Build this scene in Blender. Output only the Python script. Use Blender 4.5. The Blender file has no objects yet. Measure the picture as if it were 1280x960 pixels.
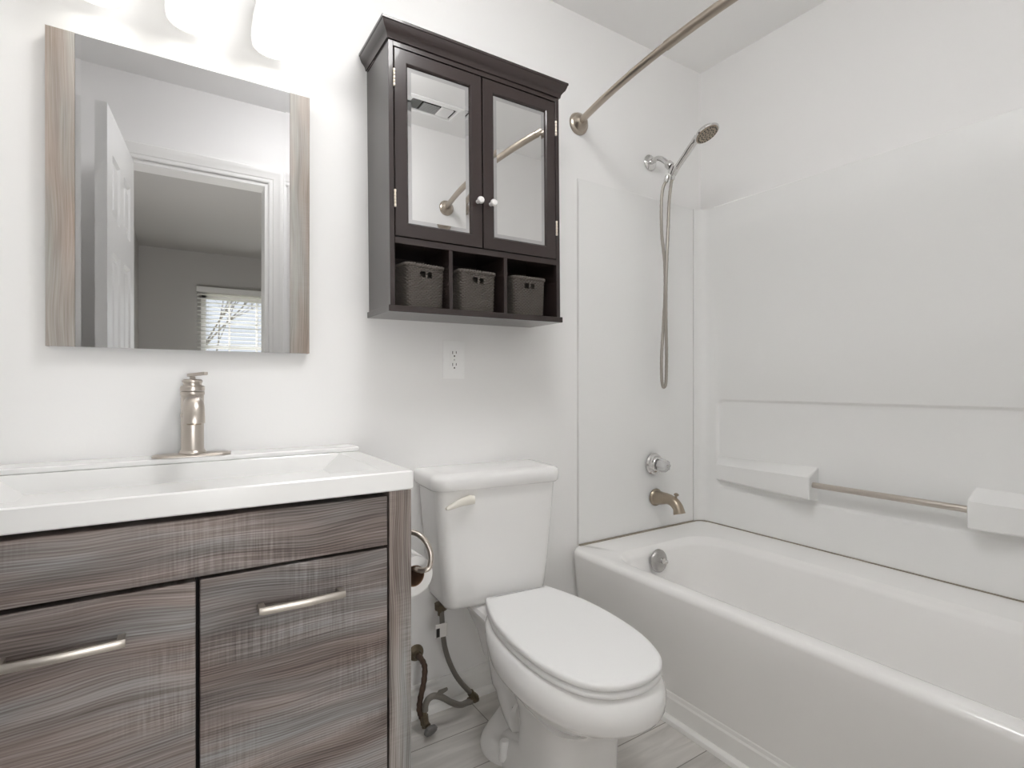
import bpy, bmesh, math, random
from mathutils import Vector, Matrix
PI = math.pi
R = math.radians
sc = bpy.context.scene
COL = sc.collection
random.seed(7)

# ------------------------------------------------------------------ camera, world, light, exposure
H = 1.046
cam_data = bpy.data.cameras.new('camera')
cam_data.sensor_fit = 'HORIZONTAL'
cam_data.sensor_width = 36.0
cam_data.lens = 36.0 * 663.0 / 1280.0
cam_data.clip_start = 0.01
cam = bpy.data.objects.new('camera', cam_data)
COL.objects.link(cam)
cam.location = (0, -1.58, H)
cam.rotation_euler = (R(90), 0, R(-32.8))
sc.camera = cam

sc.view_settings.view_transform = 'Standard'
sc.view_settings.look = 'None'
sc.view_settings.gamma = 1.0
sc.view_settings.use_curve_mapping = False
sc.view_settings.exposure = 1.14
sc.cycles.max_bounces = 16
sc.cycles.diffuse_bounces = 12
sc.cycles.glossy_bounces = 6
sc.cycles.transmission_bounces = 8
sc.cycles.sample_clamp_indirect = 4.0
sc.cycles.caustics_reflective = False
sc.cycles.caustics_refractive = False
BULB_W = 0.05
SHADE_E = 0.20
SKY_STRENGTH = 0.65
BEDROOM_FILL_W = 27.0  # power of the added fill light behind the camera
FILL_E = 9.8  # glow of the added ceiling fill
sun_data = bpy.data.lights.new('sun', 'SUN')
sun_data.energy = 9.0
sun_data.angle = R(1.0)
sun = bpy.data.objects.new('sun', sun_data)
COL.objects.link(sun)
sun.location = (0, -12, 9)
sun.rotation_euler = Vector((0.25, 0.70, -0.62)).to_track_quat('-Z', 'Y').to_euler()

world = bpy.data.worlds.new('sky')
sc.world = world
world.use_nodes = True
wn = world.node_tree
wn.nodes.clear()
w_out = wn.nodes.new('ShaderNodeOutputWorld')
w_bg = wn.nodes.new('ShaderNodeBackground')
w_bg.inputs[0].default_value = (0.86, 0.93, 1.0, 1)
w_bg.inputs[1].default_value = SKY_STRENGTH
wn.links.new(w_bg.outputs[0], w_out.inputs[0])

# ------------------------------------------------------------------ materials
def mat(name, color, rough=0.5, metal=0.0, coat=0.0, spec=0.5, trans=0.0, ior=1.45, emit=None, bump=None):
    m = bpy.data.materials.new(name)
    m.use_nodes = True
    nt = m.node_tree
    b = nt.nodes['Principled BSDF']
    b.inputs['Base Color'].default_value = (*color, 1)
    b.inputs['Roughness'].default_value = rough
    b.inputs['Metallic'].default_value = metal
    b.inputs['Coat Weight'].default_value = coat
    b.inputs['Specular IOR Level'].default_value = spec
    b.inputs['Transmission Weight'].default_value = trans
    b.inputs['IOR'].default_value = ior
    if emit:
        b.inputs['Emission Color'].default_value = (*emit[0], 1)
        b.inputs['Emission Strength'].default_value = emit[1]
    if bump:                                   # (scale, strength)
        tc = nt.nodes.new('ShaderNodeTexCoord')
        n = nt.nodes.new('ShaderNodeTexNoise')
        n.inputs['Scale'].default_value = bump[0]
        n.inputs['Detail'].default_value = 3
        bp = nt.nodes.new('ShaderNodeBump')
        bp.inputs['Strength'].default_value = bump[1]
        bp.inputs['Distance'].default_value = 0.002
        nt.links.new(tc.outputs['Object'], n.inputs['Vector'])
        nt.links.new(n.outputs['Fac'], bp.inputs['Height'])
        nt.links.new(bp.outputs['Normal'], b.inputs['Normal'])
    return m

def ramp(nt, stops):
    r = nt.nodes.new('ShaderNodeValToRGB')
    e = r.color_ramp.elements
    e[0].position, e[0].color = stops[0][0], (*stops[0][1], 1)
    e[1].position, e[1].color = stops[-1][0], (*stops[-1][1], 1)
    for p, c in stops[1:-1]:
        k = e.new(p)
        k.color = (*c, 1)
    return r

def wood_mat(name, dark, mid, light, axis='X', rough=0.55, offset=(0, 0, 0), saw=0.5, fine=1.0, figure=1.0, warp=0.045):
    """Weathered grain running along AXIS (X or Z), in world metres."""
    m = bpy.data.materials.new(name)
    m.use_nodes = True
    nt = m.node_tree
    L = nt.links.new
    b = nt.nodes['Principled BSDF']
    tc = nt.nodes.new('ShaderNodeTexCoord')
    mp = nt.nodes.new('ShaderNodeMapping')
    mp.inputs['Location'].default_value = offset
    if axis == 'Z':
        mp.inputs['Rotation'].default_value = (0, R(90), 0)
    L(tc.outputs['Object'], mp.inputs['Vector'])
    wn_ = nt.nodes.new('ShaderNodeTexNoise')
    wn_.inputs['Scale'].default_value = 1.0
    wn_.inputs['Detail'].default_value = 1
    ws = nt.nodes.new('ShaderNodeVectorMath')
    ws.operation = 'MULTIPLY'
    ws.inputs[1].default_value = (3.2, 3.2, 7.5)
    L(mp.outputs['Vector'], ws.inputs[0])
    L(ws.outputs[0], wn_.inputs['Vector'])
    wm = nt.nodes.new('ShaderNodeMath')
    wm.operation = 'MULTIPLY'
    wm.inputs[1].default_value = warp
    L(wn_.outputs['Fac'], wm.inputs[0])
    wc = nt.nodes.new('ShaderNodeCombineXYZ')
    L(wm.outputs[0], wc.inputs['Z'])
    wa = nt.nodes.new('ShaderNodeVectorMath')
    wa.operation = 'ADD'
    L(mp.outputs['Vector'], wa.inputs[0])
    L(wc.outputs[0], wa.inputs[1])
    def scaled(v):
        k = nt.nodes.new('ShaderNodeVectorMath')
        k.operation = 'MULTIPLY'
        k.inputs[1].default_value = v
        L(wa.outputs[0], k.inputs[0])
        return k.outputs[0]
    def noise(v, scale, detail, rough_=0.55, dist=0.0):
        n = nt.nodes.new('ShaderNodeTexNoise')
        n.inputs['Scale'].default_value = scale
        n.inputs['Detail'].default_value = detail
        n.inputs['Roughness'].default_value = rough_
        n.inputs['Distortion'].default_value = dist
        L(v, n.inputs['Vector'])
        return n.outputs['Fac']
    def math_(op, a, c):
        k = nt.nodes.new('ShaderNodeMath')
        k.operation = op
        for i, q in enumerate((a, c)):
            if isinstance(q, (int, float)):
                k.inputs[i].default_value = q
            else:
                L(q, k.inputs[i])
        return k.outputs[0]
    broad = noise(scaled((2.0, 2.0, 13)), 1.0, 3, 0.5, 0.4)
    streak = noise(scaled((2.6, 2.6, 150)), 1.0, 4, 0.6, 0.15)
    hair = noise(scaled((7, 7, 640)), 1.0, 2, 0.6, 0.0)
    # cathedral figure: rings of a warped field
    wv = nt.nodes.new('ShaderNodeTexWave')
    wv.wave_type = 'BANDS'
    wv.bands_direction = 'Z'
    wv.inputs['Scale'].default_value = 20
    wv.inputs['Distortion'].default_value = 2.6
    wv.inputs['Detail'].default_value = 2
    wv.inputs['Detail Scale'].default_value = 0.9
    L(scaled((0.9, 0.9, 3.0)), wv.inputs['Vector'])
    # saw marks across the grain, in patches
    sawn = noise(scaled((230, 230, 9)), 1.0, 2, 0.5, 0.3)
    patch = noise(scaled((4, 4, 9)), 1.0, 1, 0.5, 0.2)
    pr_ = ramp(nt, [(0.48, (0, 0, 0)), (0.66, (1, 1, 1))])
    L(patch, pr_.inputs['Fac'])
    v = math_('MULTIPLY', broad, 0.95)
    v = math_('ADD', v, math_('MULTIPLY', math_('SUBTRACT', streak, 0.5), 0.42))
    v = math_('ADD', v, math_('MULTIPLY', math_('SUBTRACT', hair, 0.5), 0.55 * fine))
    v = math_('ADD', v, math_('MULTIPLY', math_('SUBTRACT', wv.outputs['Fac'], 0.5), 0.14 * figure))
    sm = math_('MULTIPLY', math_('SUBTRACT', sawn, 0.5), pr_.outputs['Color'])
    v = math_('ADD', v, math_('MULTIPLY', sm, saw))
    cr = ramp(nt, [(0.22, dark), (0.47, mid), (0.74, light)])
    L(v, cr.inputs['Fac'])
    # slight warm and cool drift between boards of colour
    hue = noise(scaled((3, 3, 20)), 1.0, 2)
    hr = ramp(nt, [(0.35, (1.08, 0.97, 0.93)), (0.65, (0.95, 1.0, 1.03))])
    L(hue, hr.inputs['Fac'])
    mx = nt.nodes.new('ShaderNodeMix')
    mx.data_type = 'RGBA'
    mx.blend_type = 'MULTIPLY'
    mx.inputs[0].default_value = 1.0
    L(cr.outputs['Color'], mx.inputs[6])
    L(hr.outputs['Color'], mx.inputs[7])
    L(mx.outputs[2], b.inputs['Base Color'])
    b.inputs['Roughness'].default_value = rough
    bp = nt.nodes.new('ShaderNodeBump')
    bp.inputs['Strength'].default_value = 0.12
    bp.inputs['Distance'].default_value = 0.0012
    L(v, bp.inputs['Height'])
    L(bp.outputs['Normal'], b.inputs['Normal'])
    return m

def floor_mat():
    m = bpy.data.materials.new('grey_plank_floor')
    m.use_nodes = True
    nt = m.node_tree
    L = nt.links.new
    b = nt.nodes['Principled BSDF']
    tc = nt.nodes.new('ShaderNodeTexCoord')
    mp = nt.nodes.new('ShaderNodeMapping')
    mp.inputs['Location'].default_value = (0.37, 0.009, 0)
    L(tc.outputs['Object'], mp.inputs['Vector'])
    br = nt.nodes.new('ShaderNodeTexBrick')
    br.offset = 0.37
    br.inputs['Scale'].default_value = 1.0
    br.inputs['Brick Width'].default_value = 1.2
    br.inputs['Row Height'].default_value = 0.15
    br.inputs['Mortar Size'].default_value = 0.0016
    br.inputs['Mortar Smooth'].default_value = 0.1
    br.inputs['Color1'].default_value = (0.57, 0.555, 0.535, 1)
    br.inputs['Color2'].default_value = (0.66, 0.645, 0.625, 1)
    br.inputs['Mortar'].default_value = (0.25, 0.235, 0.22, 1)
    L(mp.outputs['Vector'], br.inputs['Vector'])
    sc_ = nt.nodes.new('ShaderNodeVectorMath')
    sc_.operation = 'MULTIPLY'
    sc_.inputs[1].default_value = (3, 26, 1)
    L(tc.outputs['Object'], sc_.inputs[0])
    n = nt.nodes.new('ShaderNodeTexNoise')
    n.inputs['Scale'].default_value = 1.0
    n.inputs['Detail'].default_value = 5
    n.inputs['Distortion'].default_value = 0.8
    L(sc_.outputs[0], n.inputs['Vector'])
    r = ramp(nt, [(0.3, (0.74, 0.73, 0.72)), (0.7, (1.12, 1.11, 1.10))])
    L(n.outputs['Fac'], r.inputs['Fac'])
    mx = nt.nodes.new('ShaderNodeMix')
    mx.data_type = 'RGBA'
    mx.blend_type = 'MULTIPLY'
    mx.inputs[0].default_value = 1.0
    L(br.outputs['Color'], mx.inputs[6])
    L(r.outputs['Color'], mx.inputs[7])
    L(mx.outputs[2], b.inputs['Base Color'])
    b.inputs['Roughness'].default_value = 0.42
    return m

M = {}
M['wall'] = mat('wall_paint', (0.87, 0.865, 0.86), 0.55, bump=(160, 0.05))
M['ceiling'] = mat('ceiling_paint', (0.89, 0.885, 0.88), 0.7)
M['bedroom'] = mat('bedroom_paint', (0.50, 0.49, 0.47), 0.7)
M['trim'] = mat('trim_paint', (0.84, 0.835, 0.82), 0.3)
M['floor'] = floor_mat()
M['carpet'] = mat('bedroom_carpet', (0.42, 0.38, 0.33), 0.95, bump=(300, 0.6))
M['surround'] = mat('acrylic_panel', (0.845, 0.845, 0.838), 0.36, spec=0.4)
M['tub'] = mat('tub_enamel', (0.88, 0.872, 0.862), 0.2, coat=0.2)
M['porcelain'] = mat('porcelain', (0.87, 0.865, 0.86), 0.10, coat=0.3)
M['seat'] = mat('seat_plastic', (0.90, 0.90, 0.90), 0.28)
M['lever'] = mat('ivory_plastic', (0.82, 0.79, 0.72), 0.25)
M['sink'] = mat('cultured_marble', (0.88, 0.88, 0.875), 0.14, coat=0.2)
M['plastic'] = mat('white_plastic', (0.92, 0.92, 0.915), 0.3)
M['nickel'] = mat('brushed_nickel', (0.56, 0.51, 0.46), 0.36, 1.0)
M['bronze'] = mat('aged_nickel', (0.40, 0.34, 0.27), 0.32, 1.0)
M['rod'] = mat('rod_nickel', (0.44, 0.385, 0.325), 0.30, 1.0)
M['pull'] = mat('satin_pull', (0.62, 0.575, 0.525), 0.40, 1.0)
M['chrome'] = mat('chrome', (0.70, 0.69, 0.68), 0.12, 1.0)
M['plate'] = mat('spotted_chrome', (0.46, 0.45, 0.44), 0.22, 1.0, bump=(400, 0.3))
M['hose_metal'] = mat('hose_metal', (0.44, 0.41, 0.37), 0.38, 1.0)
M['nozzle'] = mat('nozzle_grey', (0.10, 0.095, 0.085), 0.5)
M['braid'] = mat('braided_hose', (0.24, 0.222, 0.20), 0.45, 0.6, bump=(900, 0.8))
M['pipe'] = mat('corroded_pipe', (0.085, 0.055, 0.04), 0.55, 0.5, bump=(120, 0.6))
M['brass'] = mat('old_brass', (0.16, 0.13, 0.09), 0.45, 0.8, bump=(200, 0.4))
M['grey_knob'] = mat('grey_valve_knob', (0.17, 0.165, 0.16), 0.5, 0.2)
M['espresso'] = mat('espresso_wood', (0.030, 0.0205, 0.0195), 0.24, coat=0.35)
M['espresso_in'] = mat('espresso_inside', (0.022, 0.016, 0.015), 0.5)
M['hinge'] = mat('hinge_brass', (0.86, 0.78, 0.66), 0.3, 0.8)
M['mirror'] = mat('silvered_glass', (0.64, 0.64, 0.65), 0.0, 1.0)
M['mirror_small'] = mat('cabinet_mirror_glass', (0.86, 0.86, 0.86), 0.0, 1.0)
M['bevel'] = mat('bevelled_edge', (0.66, 0.66, 0.67), 0.02, 1.0)
M['wicker'] = mat('grey_wicker', (0.135, 0.118, 0.105), 0.7, bump=(250, 0.4))
M['crystal'] = mat('clear_acrylic', (0.93, 0.93, 0.93), 0.08, trans=0.45, ior=1.45)
def pane_mat():
    m = bpy.data.materials.new('window_glass')
    m.use_nodes = True
    nt = m.node_tree
    nt.nodes.clear()
    o = nt.nodes.new('ShaderNodeOutputMaterial')
    mx = nt.nodes.new('ShaderNodeMixShader')
    mx.inputs[0].default_value = 0.06
    tr = nt.nodes.new('ShaderNodeBsdfTransparent')
    gl = nt.nodes.new('ShaderNodeBsdfGlossy')
    gl.inputs['Roughness'].default_value = 0.0
    nt.links.new(tr.outputs[0], mx.inputs[1])
    nt.links.new(gl.outputs[0], mx.inputs[2])
    nt.links.new(mx.outputs[0], o.inputs[0])
    return m
M['glass'] = pane_mat()
M['dark'] = mat('dark_slot', (0.015, 0.013, 0.012), 0.7)
M['caulk'] = mat('aged_caulk', (0.34, 0.30, 0.25), 0.8)
M['paper'] = mat('toilet_paper', (0.86, 0.855, 0.84), 0.95)
M['card'] = mat('cardboard_tube', (0.20, 0.115, 0.07), 0.9)
M['tag'] = mat('tag_paper', (0.62, 0.60, 0.58), 0.8)
M['door'] = mat('door_paint', (0.83, 0.83, 0.82), 0.32)
M['blind'] = mat('blind_vinyl', (0.78, 0.78, 0.76), 0.5)
M['bark'] = mat('bark', (0.30, 0.28, 0.26), 0.9)
M['lawn'] = mat('winter_lawn', (0.28, 0.27, 0.18), 0.95)
M['shade'] = mat('opal_glass', (0.9, 0.9, 0.88), 0.2, emit=((1.0, 0.985, 0.965), SHADE_E))
M['fill'] = mat('fill_glow', (0.9, 0.9, 0.88), 0.3, emit=((1.0, 0.995, 0.99), FILL_E))  # glowing surface of the added ceiling fill
M['bulb'] = mat('lit_bulb', (1, 1, 1), 0.3, emit=((1.0, 0.95, 0.88), 1.5))
WD, WM, WL = (0.075, 0.060, 0.053), (0.185, 0.163, 0.152), (0.330, 0.312, 0.302)
M['oak_x'] = wood_mat('weathered_oak_front', WD, WM, WL, 'X', offset=(0.0, 0, 0.0))
M['oak_x2'] = wood_mat('weathered_oak_left', WD, WM, WL, 'X', offset=(3.3, 0, 0.55))
M['oak_x3'] = wood_mat('weathered_oak_right', WD, WM, WL, 'X', offset=(7.1, 0, 0.23))
M['oak_z'] = wood_mat('weathered_oak_post', WD, (0.215, 0.197, 0.182), (0.36, 0.345, 0.33), 'Z', offset=(1.7, 0, 0), saw=0.8)
M['frame_z'] = wood_mat('pale_oak_frame', (0.22, 0.19, 0.162), (0.35, 0.318, 0.285), (0.47, 0.44, 0.41), 'Z', offset=(4.2, 0.3, 0), saw=0.1, figure=0.35, warp=0.03)

# ------------------------------------------------------------------ helpers
def obj(name, bm, m, parent=None, smooth=35, bevel=0.0, seg=2, kind=None, label=None, sub=0):
    bmesh.ops.recalc_face_normals(bm, faces=bm.faces[:])
    me = bpy.data.meshes.new(name)
    bm.to_mesh(me)
    bm.free()
    me.materials.append(m)
    if smooth:
        for p in me.polygons:
            p.use_smooth = True
        me.set_sharp_from_angle(angle=R(smooth))
    o = bpy.data.objects.new(name, me)
    COL.objects.link(o)
    if parent:
        o.parent = parent
    if bevel:
        b = o.modifiers.new('bevel', 'BEVEL')
        b.width = bevel
        b.segments = seg
        b.limit_method = 'ANGLE'
        b.angle_limit = R(40)
        b.harden_normals = True
    if sub:
        s = o.modifiers.new('subdiv', 'SUBSURF')
        s.levels = s.render_levels = sub
    if kind:
        o['kind'] = kind
    if label:
        o['label'] = label
    return o

def thing(name, label, cat, loc=(0, 0, 0), rot=(0, 0, 0), group=None):
    o = bpy.data.objects.new(name, None)
    o.empty_display_size = 0.05
    COL.objects.link(o)
    o.location = loc
    o.rotation_euler = rot
    o['label'] = label
    o['category'] = cat
    if group:
        o['group'] = group
    return o

def tag(o, label, cat, group=None):
    o['label'] = label
    o['category'] = cat
    if group:
        o['group'] = group
    return o

def new():
    return bmesh.new()

def box(bm, x0, x1, y0, y1, z0, z1):
    v = [bm.verts.new(p) for p in ((x0, y0, z0), (x1, y0, z0), (x1, y1, z0), (x0, y1, z0),
                                   (x0, y0, z1), (x1, y0, z1), (x1, y1, z1), (x0, y1, z1))]
    for f in ((0, 3, 2, 1), (4, 5, 6, 7), (0, 1, 5, 4), (1, 2, 6, 5), (2, 3, 7, 6), (3, 0, 4, 7)):
        bm.faces.new([v[i] for i in f])
    return bm

def B(*a):
    return box(new(), *a)

def loft(bm, rings, cap0=True, cap1=True, closed=True):
    vs = [[bm.verts.new(p) for p in r] for r in rings]
    n = len(rings[0])
    for a, b in zip(vs, vs[1:]):
        for i in range(n if closed else n - 1):
            j = (i + 1) % n
            bm.faces.new((a[i], a[j], b[j], b[i]))
    if cap0:
        bm.faces.new(list(reversed(vs[0])))
    if cap1:
        bm.faces.new(vs[-1])
    return bm

def catmull(pts, k=8):
    P = [Vector(p) for p in pts]
    out = []
    for i in range(len(P) - 1):
        p0 = P[i - 1] if i else P[0] * 2 - P[1]
        p1, p2 = P[i], P[i + 1]
        p3 = P[i + 2] if i + 2 < len(P) else P[-1] * 2 - P[-2]
        for s in range(k):
            t = s / k
            out.append(0.5 * ((2 * p1) + (p2 - p0) * t + (2 * p0 - 5 * p1 + 4 * p2 - p3) * t * t + (3 * p1 - p0 - 3 * p2 + p3) * t ** 3))
    out.append(P[-1])
    return out

def tube(bm, pts, r, n=14, sx=1.0):
    """Sweep a circle (radius r, or one radius per point) along pts."""
    P = [Vector(p) for p in pts]
    rs = r if isinstance(r, (list, tuple)) else [r] * len(P)
    t0 = (P[1] - P[0]).normalized()
    up = Vector((0, 0, 1)) if abs(t0.z) < 0.9 else Vector((1, 0, 0))
    u = (up - t0 * up.dot(t0)).normalized()
    rings = []
    for i, p in enumerate(P):
        t = (P[min(i + 1, len(P) - 1)] - P[max(i - 1, 0)]).normalized()
        u = (u - t * u.dot(t)).normalized()
        w = t.cross(u)
        rings.append([p + (u * math.cos(a) + w * math.sin(a) * sx) * rs[i] for a in (2 * PI * k / n for k in range(n))])
    return loft(bm, rings)

def lathe(bm, prof, origin=(0, 0, 0), axis=(0, 0, 1), n=32, caps=True):
    """prof = [(radius, height along axis)]"""
    a = Vector(axis).normalized()
    up = Vector((0, 0, 1)) if abs(a.z) < 0.9 else Vector((1, 0, 0))
    u = (up - a * up.dot(a)).normalized()
    w = a.cross(u)
    o = Vector(origin)
    rings = [[o + a * h + (u * math.cos(t) + w * math.sin(t)) * max(r, 1e-5) for t in (2 * PI * k / n for k in range(n))] for r, h in prof]
    return loft(bm, rings, caps, caps)

def rrect(x0, x1, y0, y1, r, z, k=6):
    """Rounded rectangle in the XY plane at height z; r one radius or four (x1y1, x0y1, x0y0, x1y0)."""
    rr = r if isinstance(r, (list, tuple)) else (r,) * 4
    out = []
    for (cx, cy, a0), q in zip(((x1 - rr[0], y1 - rr[0], 0), (x0 + rr[1], y1 - rr[1], 90), (x0 + rr[2], y0 + rr[2], 180), (x1 - rr[3], y0 + rr[3], 270)), rr):
        for i in range(k + 1):
            a = R(a0 + 90 * i / k)
            out.append(Vector((cx + q * math.cos(a), cy + q * math.sin(a), z)))
    return out

def prism(bm, outline, axis, d0, d1):
    """Extrude a closed 2-D outline along an axis: 'x' outline is (y,z); 'y' is (x,z); 'z' is (x,y)."""
    f = {'x': lambda a, b, d: (d, a, b), 'y': lambda a, b, d: (a, d, b), 'z': lambda a, b, d: (a, b, d)}[axis]
    return loft(bm, [[Vector(f(a, b, d)) for a, b in outline] for d in (d0, d1)])

# ------------------------------------------------------------------ room shell
XL, XR, YD, ZC = -0.42, 2.05, -1.52, 2.472
WT = 0.12
def struct(name, bm, m, **k):
    return obj(name, bm, m, kind='structure', **k)
struct('wall_back', B(XL - WT, XR + WT, 0.0, WT, -0.1, ZC + 0.1), M['wall'], smooth=0)
struct('wall_right', B(XR, XR + WT, YD - WT, 0.0, -0.1, ZC + 0.1), M['wall'], smooth=0)
struct('wall_left', B(XL - WT, XL, YD, 0.0, -0.1, ZC + 0.1), M['wall'], smooth=0)
struct('floor', B(XL - WT, XR + WT, YD - WT, 0.0, -0.1, 0.0), M['floor'], smooth=0)
struct('ceiling', B(XL, XR, YD, 0.0, ZC, ZC + 0.1), M['ceiling'], smooth=0)
DX0, DX1, DZ = -0.180, 0.430, 2.076
bm = new()
box(bm, -0.60, DX0, YD - WT, YD, 0, ZC + 0.1)
box(bm, DX1, 3.2, YD - WT, YD, 0, ZC + 0.1)
box(bm, DX0, DX1, YD - WT, YD, DZ, ZC + 0.1)
struct('wall_front', bm, M['wall'], smooth=0)

# door casing, moulded
def casing_profile():        # (across from the opening edge, out from the wall)
    return [(0.0, 0.0), (0.0, 0.008), (0.006, 0.011), (0.018, 0.011), (0.022, 0.014), (0.050, 0.017), (0.056, 0.019), (0.068, 0.019), (0.072, 0.016), (0.072, 0.0)]
def casing(name, y, out):
    bm = new()
    pr = casing_profile()
    g = 0.004
    path = [((DX0 - g, 0.0), (-1, 0)), ((DX0 - g, DZ + g), (-1, 1)), ((DX1 + g, DZ + g), (1, 1)), ((DX1 + g, 0.0), (1, 0))]
    loft(bm, [[Vector((px + dx * a, y + out * b, pz + dz * a)) for a, b in pr] for (px, pz), (dx, dz) in path])
    return struct(name, bm, M['trim'], smooth=25)
casing('trim_1', YD + 0.0005, 1)
casing('trim_2', YD - WT - 0.0005, -1)
bm = new()
box(bm, DX0 + 0.0005, DX0 + 0.014, YD - WT, YD, 0, DZ - 0.0145)
box(bm, DX1 - 0.014, DX1 - 0.0005, YD - WT, YD, 0, DZ - 0.0145)
box(bm, DX0 + 0.0005, DX1 - 0.0005, YD - WT, YD, DZ - 0.014, DZ - 0.0005)
struct('trim_3', bm, M['trim'], smooth=0)

# baseboards and shoe moulding
def base_prof(h, t):
    return [(0, 0), (t, 0), (t, h - 0.022), (t - 0.003, h - 0.016), (t - 0.004, h - 0.006), (t - 0.008, h), (0, h)]
def shoe_prof(t0):
    return [(t0, 0), (t0 + 0.016, 0), (t0 + 0.016, 0.006), (t0 + 0.0135, 0.013), (t0 + 0.007, 0.0185), (t0, 0.020)]
bm = new()
prism(bm, [(-a - 0.0005, b) for a, b in base_prof(0.092, 0.014)], 'x', 0.452, 1.258)
struct('baseboard_back', bm, M['trim'], smooth=20)
bm = new()
prism(bm, [(-a - 0.001, b) for a, b in shoe_prof(0.0145)], 'x', 0.452, 1.258)
struct('trim_4', bm, M['trim'], smooth=30)

# ------------------------------------------------------------------ bedroom seen in the mirror
BX0, BX1, BY, ZB = -0.285, 3.1, -5.45, 2.472
struct('wall_bedroom_left', B(BX0 - WT, BX0, BY, YD - WT, 0, ZB), M['bedroom'], smooth=0)
struct('wall_bedroom_right', B(BX1, BX1 + WT, BY, YD - WT, 0, ZB), M['bedroom'], smooth=0)
struct('floor_bedroom', B(BX0 - WT, BX1 + WT, BY - WT, YD - WT, -0.1, 0), M['carpet'], smooth=0)
struct('ceiling_bedroom', B(BX0 - WT, BX1 + WT, BY - WT, YD - WT, ZB, ZB + 0.1), M['bedroom'], smooth=0)
WX0, WX1, WZ0, WZ1 = 0.295, 1.45, 0.80, 2.015
bm = new()
box(bm, BX0 - WT, WX0, BY - WT, BY, 0, ZB)
box(bm, WX1, BX1 + WT, BY - WT, BY, 0, ZB)
box(bm, WX0, WX1, BY - WT, BY, 0, WZ0)
box(bm, WX0, WX1, BY - WT, BY, WZ1, ZB)
struct('wall_bedroom_far', bm, M['bedroom'], smooth=0)
win = bpy.data.objects.new('window_1', None)
COL.objects.link(win)
win['kind'] = 'structure'
bm = new()
yw = BY - 0.07
box(bm, WX0, WX0 + 0.05, yw, yw + 0.04, WZ0, WZ1)
box(bm, WX1 - 0.05, WX1, yw, yw + 0.04, WZ0, WZ1)
box(bm, WX0, WX1, yw, yw + 0.04, WZ0, WZ0 + 0.05)
box(bm, WX0, WX1, yw, yw + 0.04, WZ1 - 0.05, WZ1)
box(bm, WX0, WX1, yw - 0.004, yw + 0.03, (WZ0 + WZ1) / 2 - 0.02, (WZ0 + WZ1) / 2 + 0.02)
obj('window_frame', bm, M['trim'], win, smooth=0)
bm = new()
for i in range(1, 4):
    x = WX0 + (WX1 - WX0) * i / 4
    box(bm, x - 0.009, x + 0.009, yw + 0.008, yw + 0.026, WZ0 + 0.04, WZ1 - 0.04)
for z in (WZ0 + 0.33, WZ1 - 0.33):
    box(bm, WX0 + 0.04, WX1 - 0.04, yw + 0.008, yw + 0.026, z - 0.009, z + 0.009)
obj('muntin_grid', bm, M['trim'], win, smooth=0)
obj('pane', B(WX0 + 0.04, WX1 - 0.04, yw + 0.014, yw + 0.018, WZ0 + 0.04, WZ1 - 0.04), M['glass'], win, smooth=0)
obj('window_sill', B(WX0 - 0.05, WX1 + 0.05, BY, BY + 0.05, WZ0 - 0.03, WZ0), M['trim'], win, smooth=0, bevel=0.004)

# ------------------------------------------------------------------ bathtub, surround
AX = 1.262          # outer edge of the front rim
RZ = 0.4262
tub = thing('bathtub', 'white alcove bathtub with a plain sloping apron and rounded front rim', 'bathtub', (1.65, -0.76, 0))
off = Vector((1.65, -0.76, 0))
def shifted(ring):
    return [p - off for p in ring]
Y0, Y1 = -1.512, -0.004
bm = new()
def ring_o(xf, z, r=0.055, rb=0.01):
    return shifted(rrect(xf, XR - 0.004, Y0, Y1, (rb, r, rb, rb), z))
rings = [ring_o(1.318, 0.0), ring_o(1.314, 0.06), ring_o(1.284, 0.25), ring_o(1.271, 0.36)]
for k in range(6):
    a = R(90 * k / 5)
    rings.append(ring_o(AX + 0.005 + 0.020 * (1 - math.cos(a)), RZ - 0.020 + 0.020 * math.sin(a)))
def ring_i(dx, dy, z, r=0.10):
    return shifted(rrect(1.322 + dx, 1.862 - dx, -1.40 + dy, -0.150 - dy, r, z))
rings += [ring_i(0, 0, RZ, .12), ring_i(0.006, 0.006, RZ - 0.002, .116), ring_i(0.012, 0.012, RZ - 0.010, .11),
          ring_i(0.022, 0.022, RZ - 0.018, .105), ring_i(0.030, 0.028, RZ - 0.030, .10), ring_i(0.045, 0.036, RZ - 0.13, .10),
          ring_i(0.062, 0.046, RZ - 0.26, .10), ring_i(0.080, 0.066, RZ - 0.325, .10), ring_i(0.115, 0.115, RZ - 0.345, .08)]
loft(bm, rings)
obj('tub_shell', bm, M['tub'], tub, smooth=50)
# overflow plate with its trip lever on the drain-end wall of the basin
ov = obj('overflow_plate', lathe(new(), [(0.001, 0.018), (0.018, 0.018), (0.034, 0.013), (0.042, 0.006), (0.043, 0.0), (0.001, 0.0)], Vector((1.556, -0.1895, 0.376)) - off, (0, -1, 0.12), 36), M['plate'], tub, smooth=40)
bm = new()
tube(bm, [Vector(p) - off for p in ((1.560, -0.200, 0.380), (1.563, -0.212, 0.378), (1.574, -0.220, 0.376))], [0.008, 0.007, 0.006], 10)
lathe(bm, [(0.001, 0.0), (0.010, 0.0), (0.010, 0.012), (0.001, 0.014)], Vector((1.558, -0.204, 0.380)) - off, (0, -1, 0.1), 16)
obj('trip_lever', bm, M['chrome'], ov, smooth=40)
bm = new()
lathe(bm, [(0.001, 0.0), (0.034, 0.0), (0.034, 0.004), (0.026, 0.006), (0.001, 0.006)], Vector((1.60, -0.40, RZ - 0.3455)) - off, (0, 0, 1), 28)
obj('drain', bm, M['chrome'], tub, smooth=40)

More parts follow.
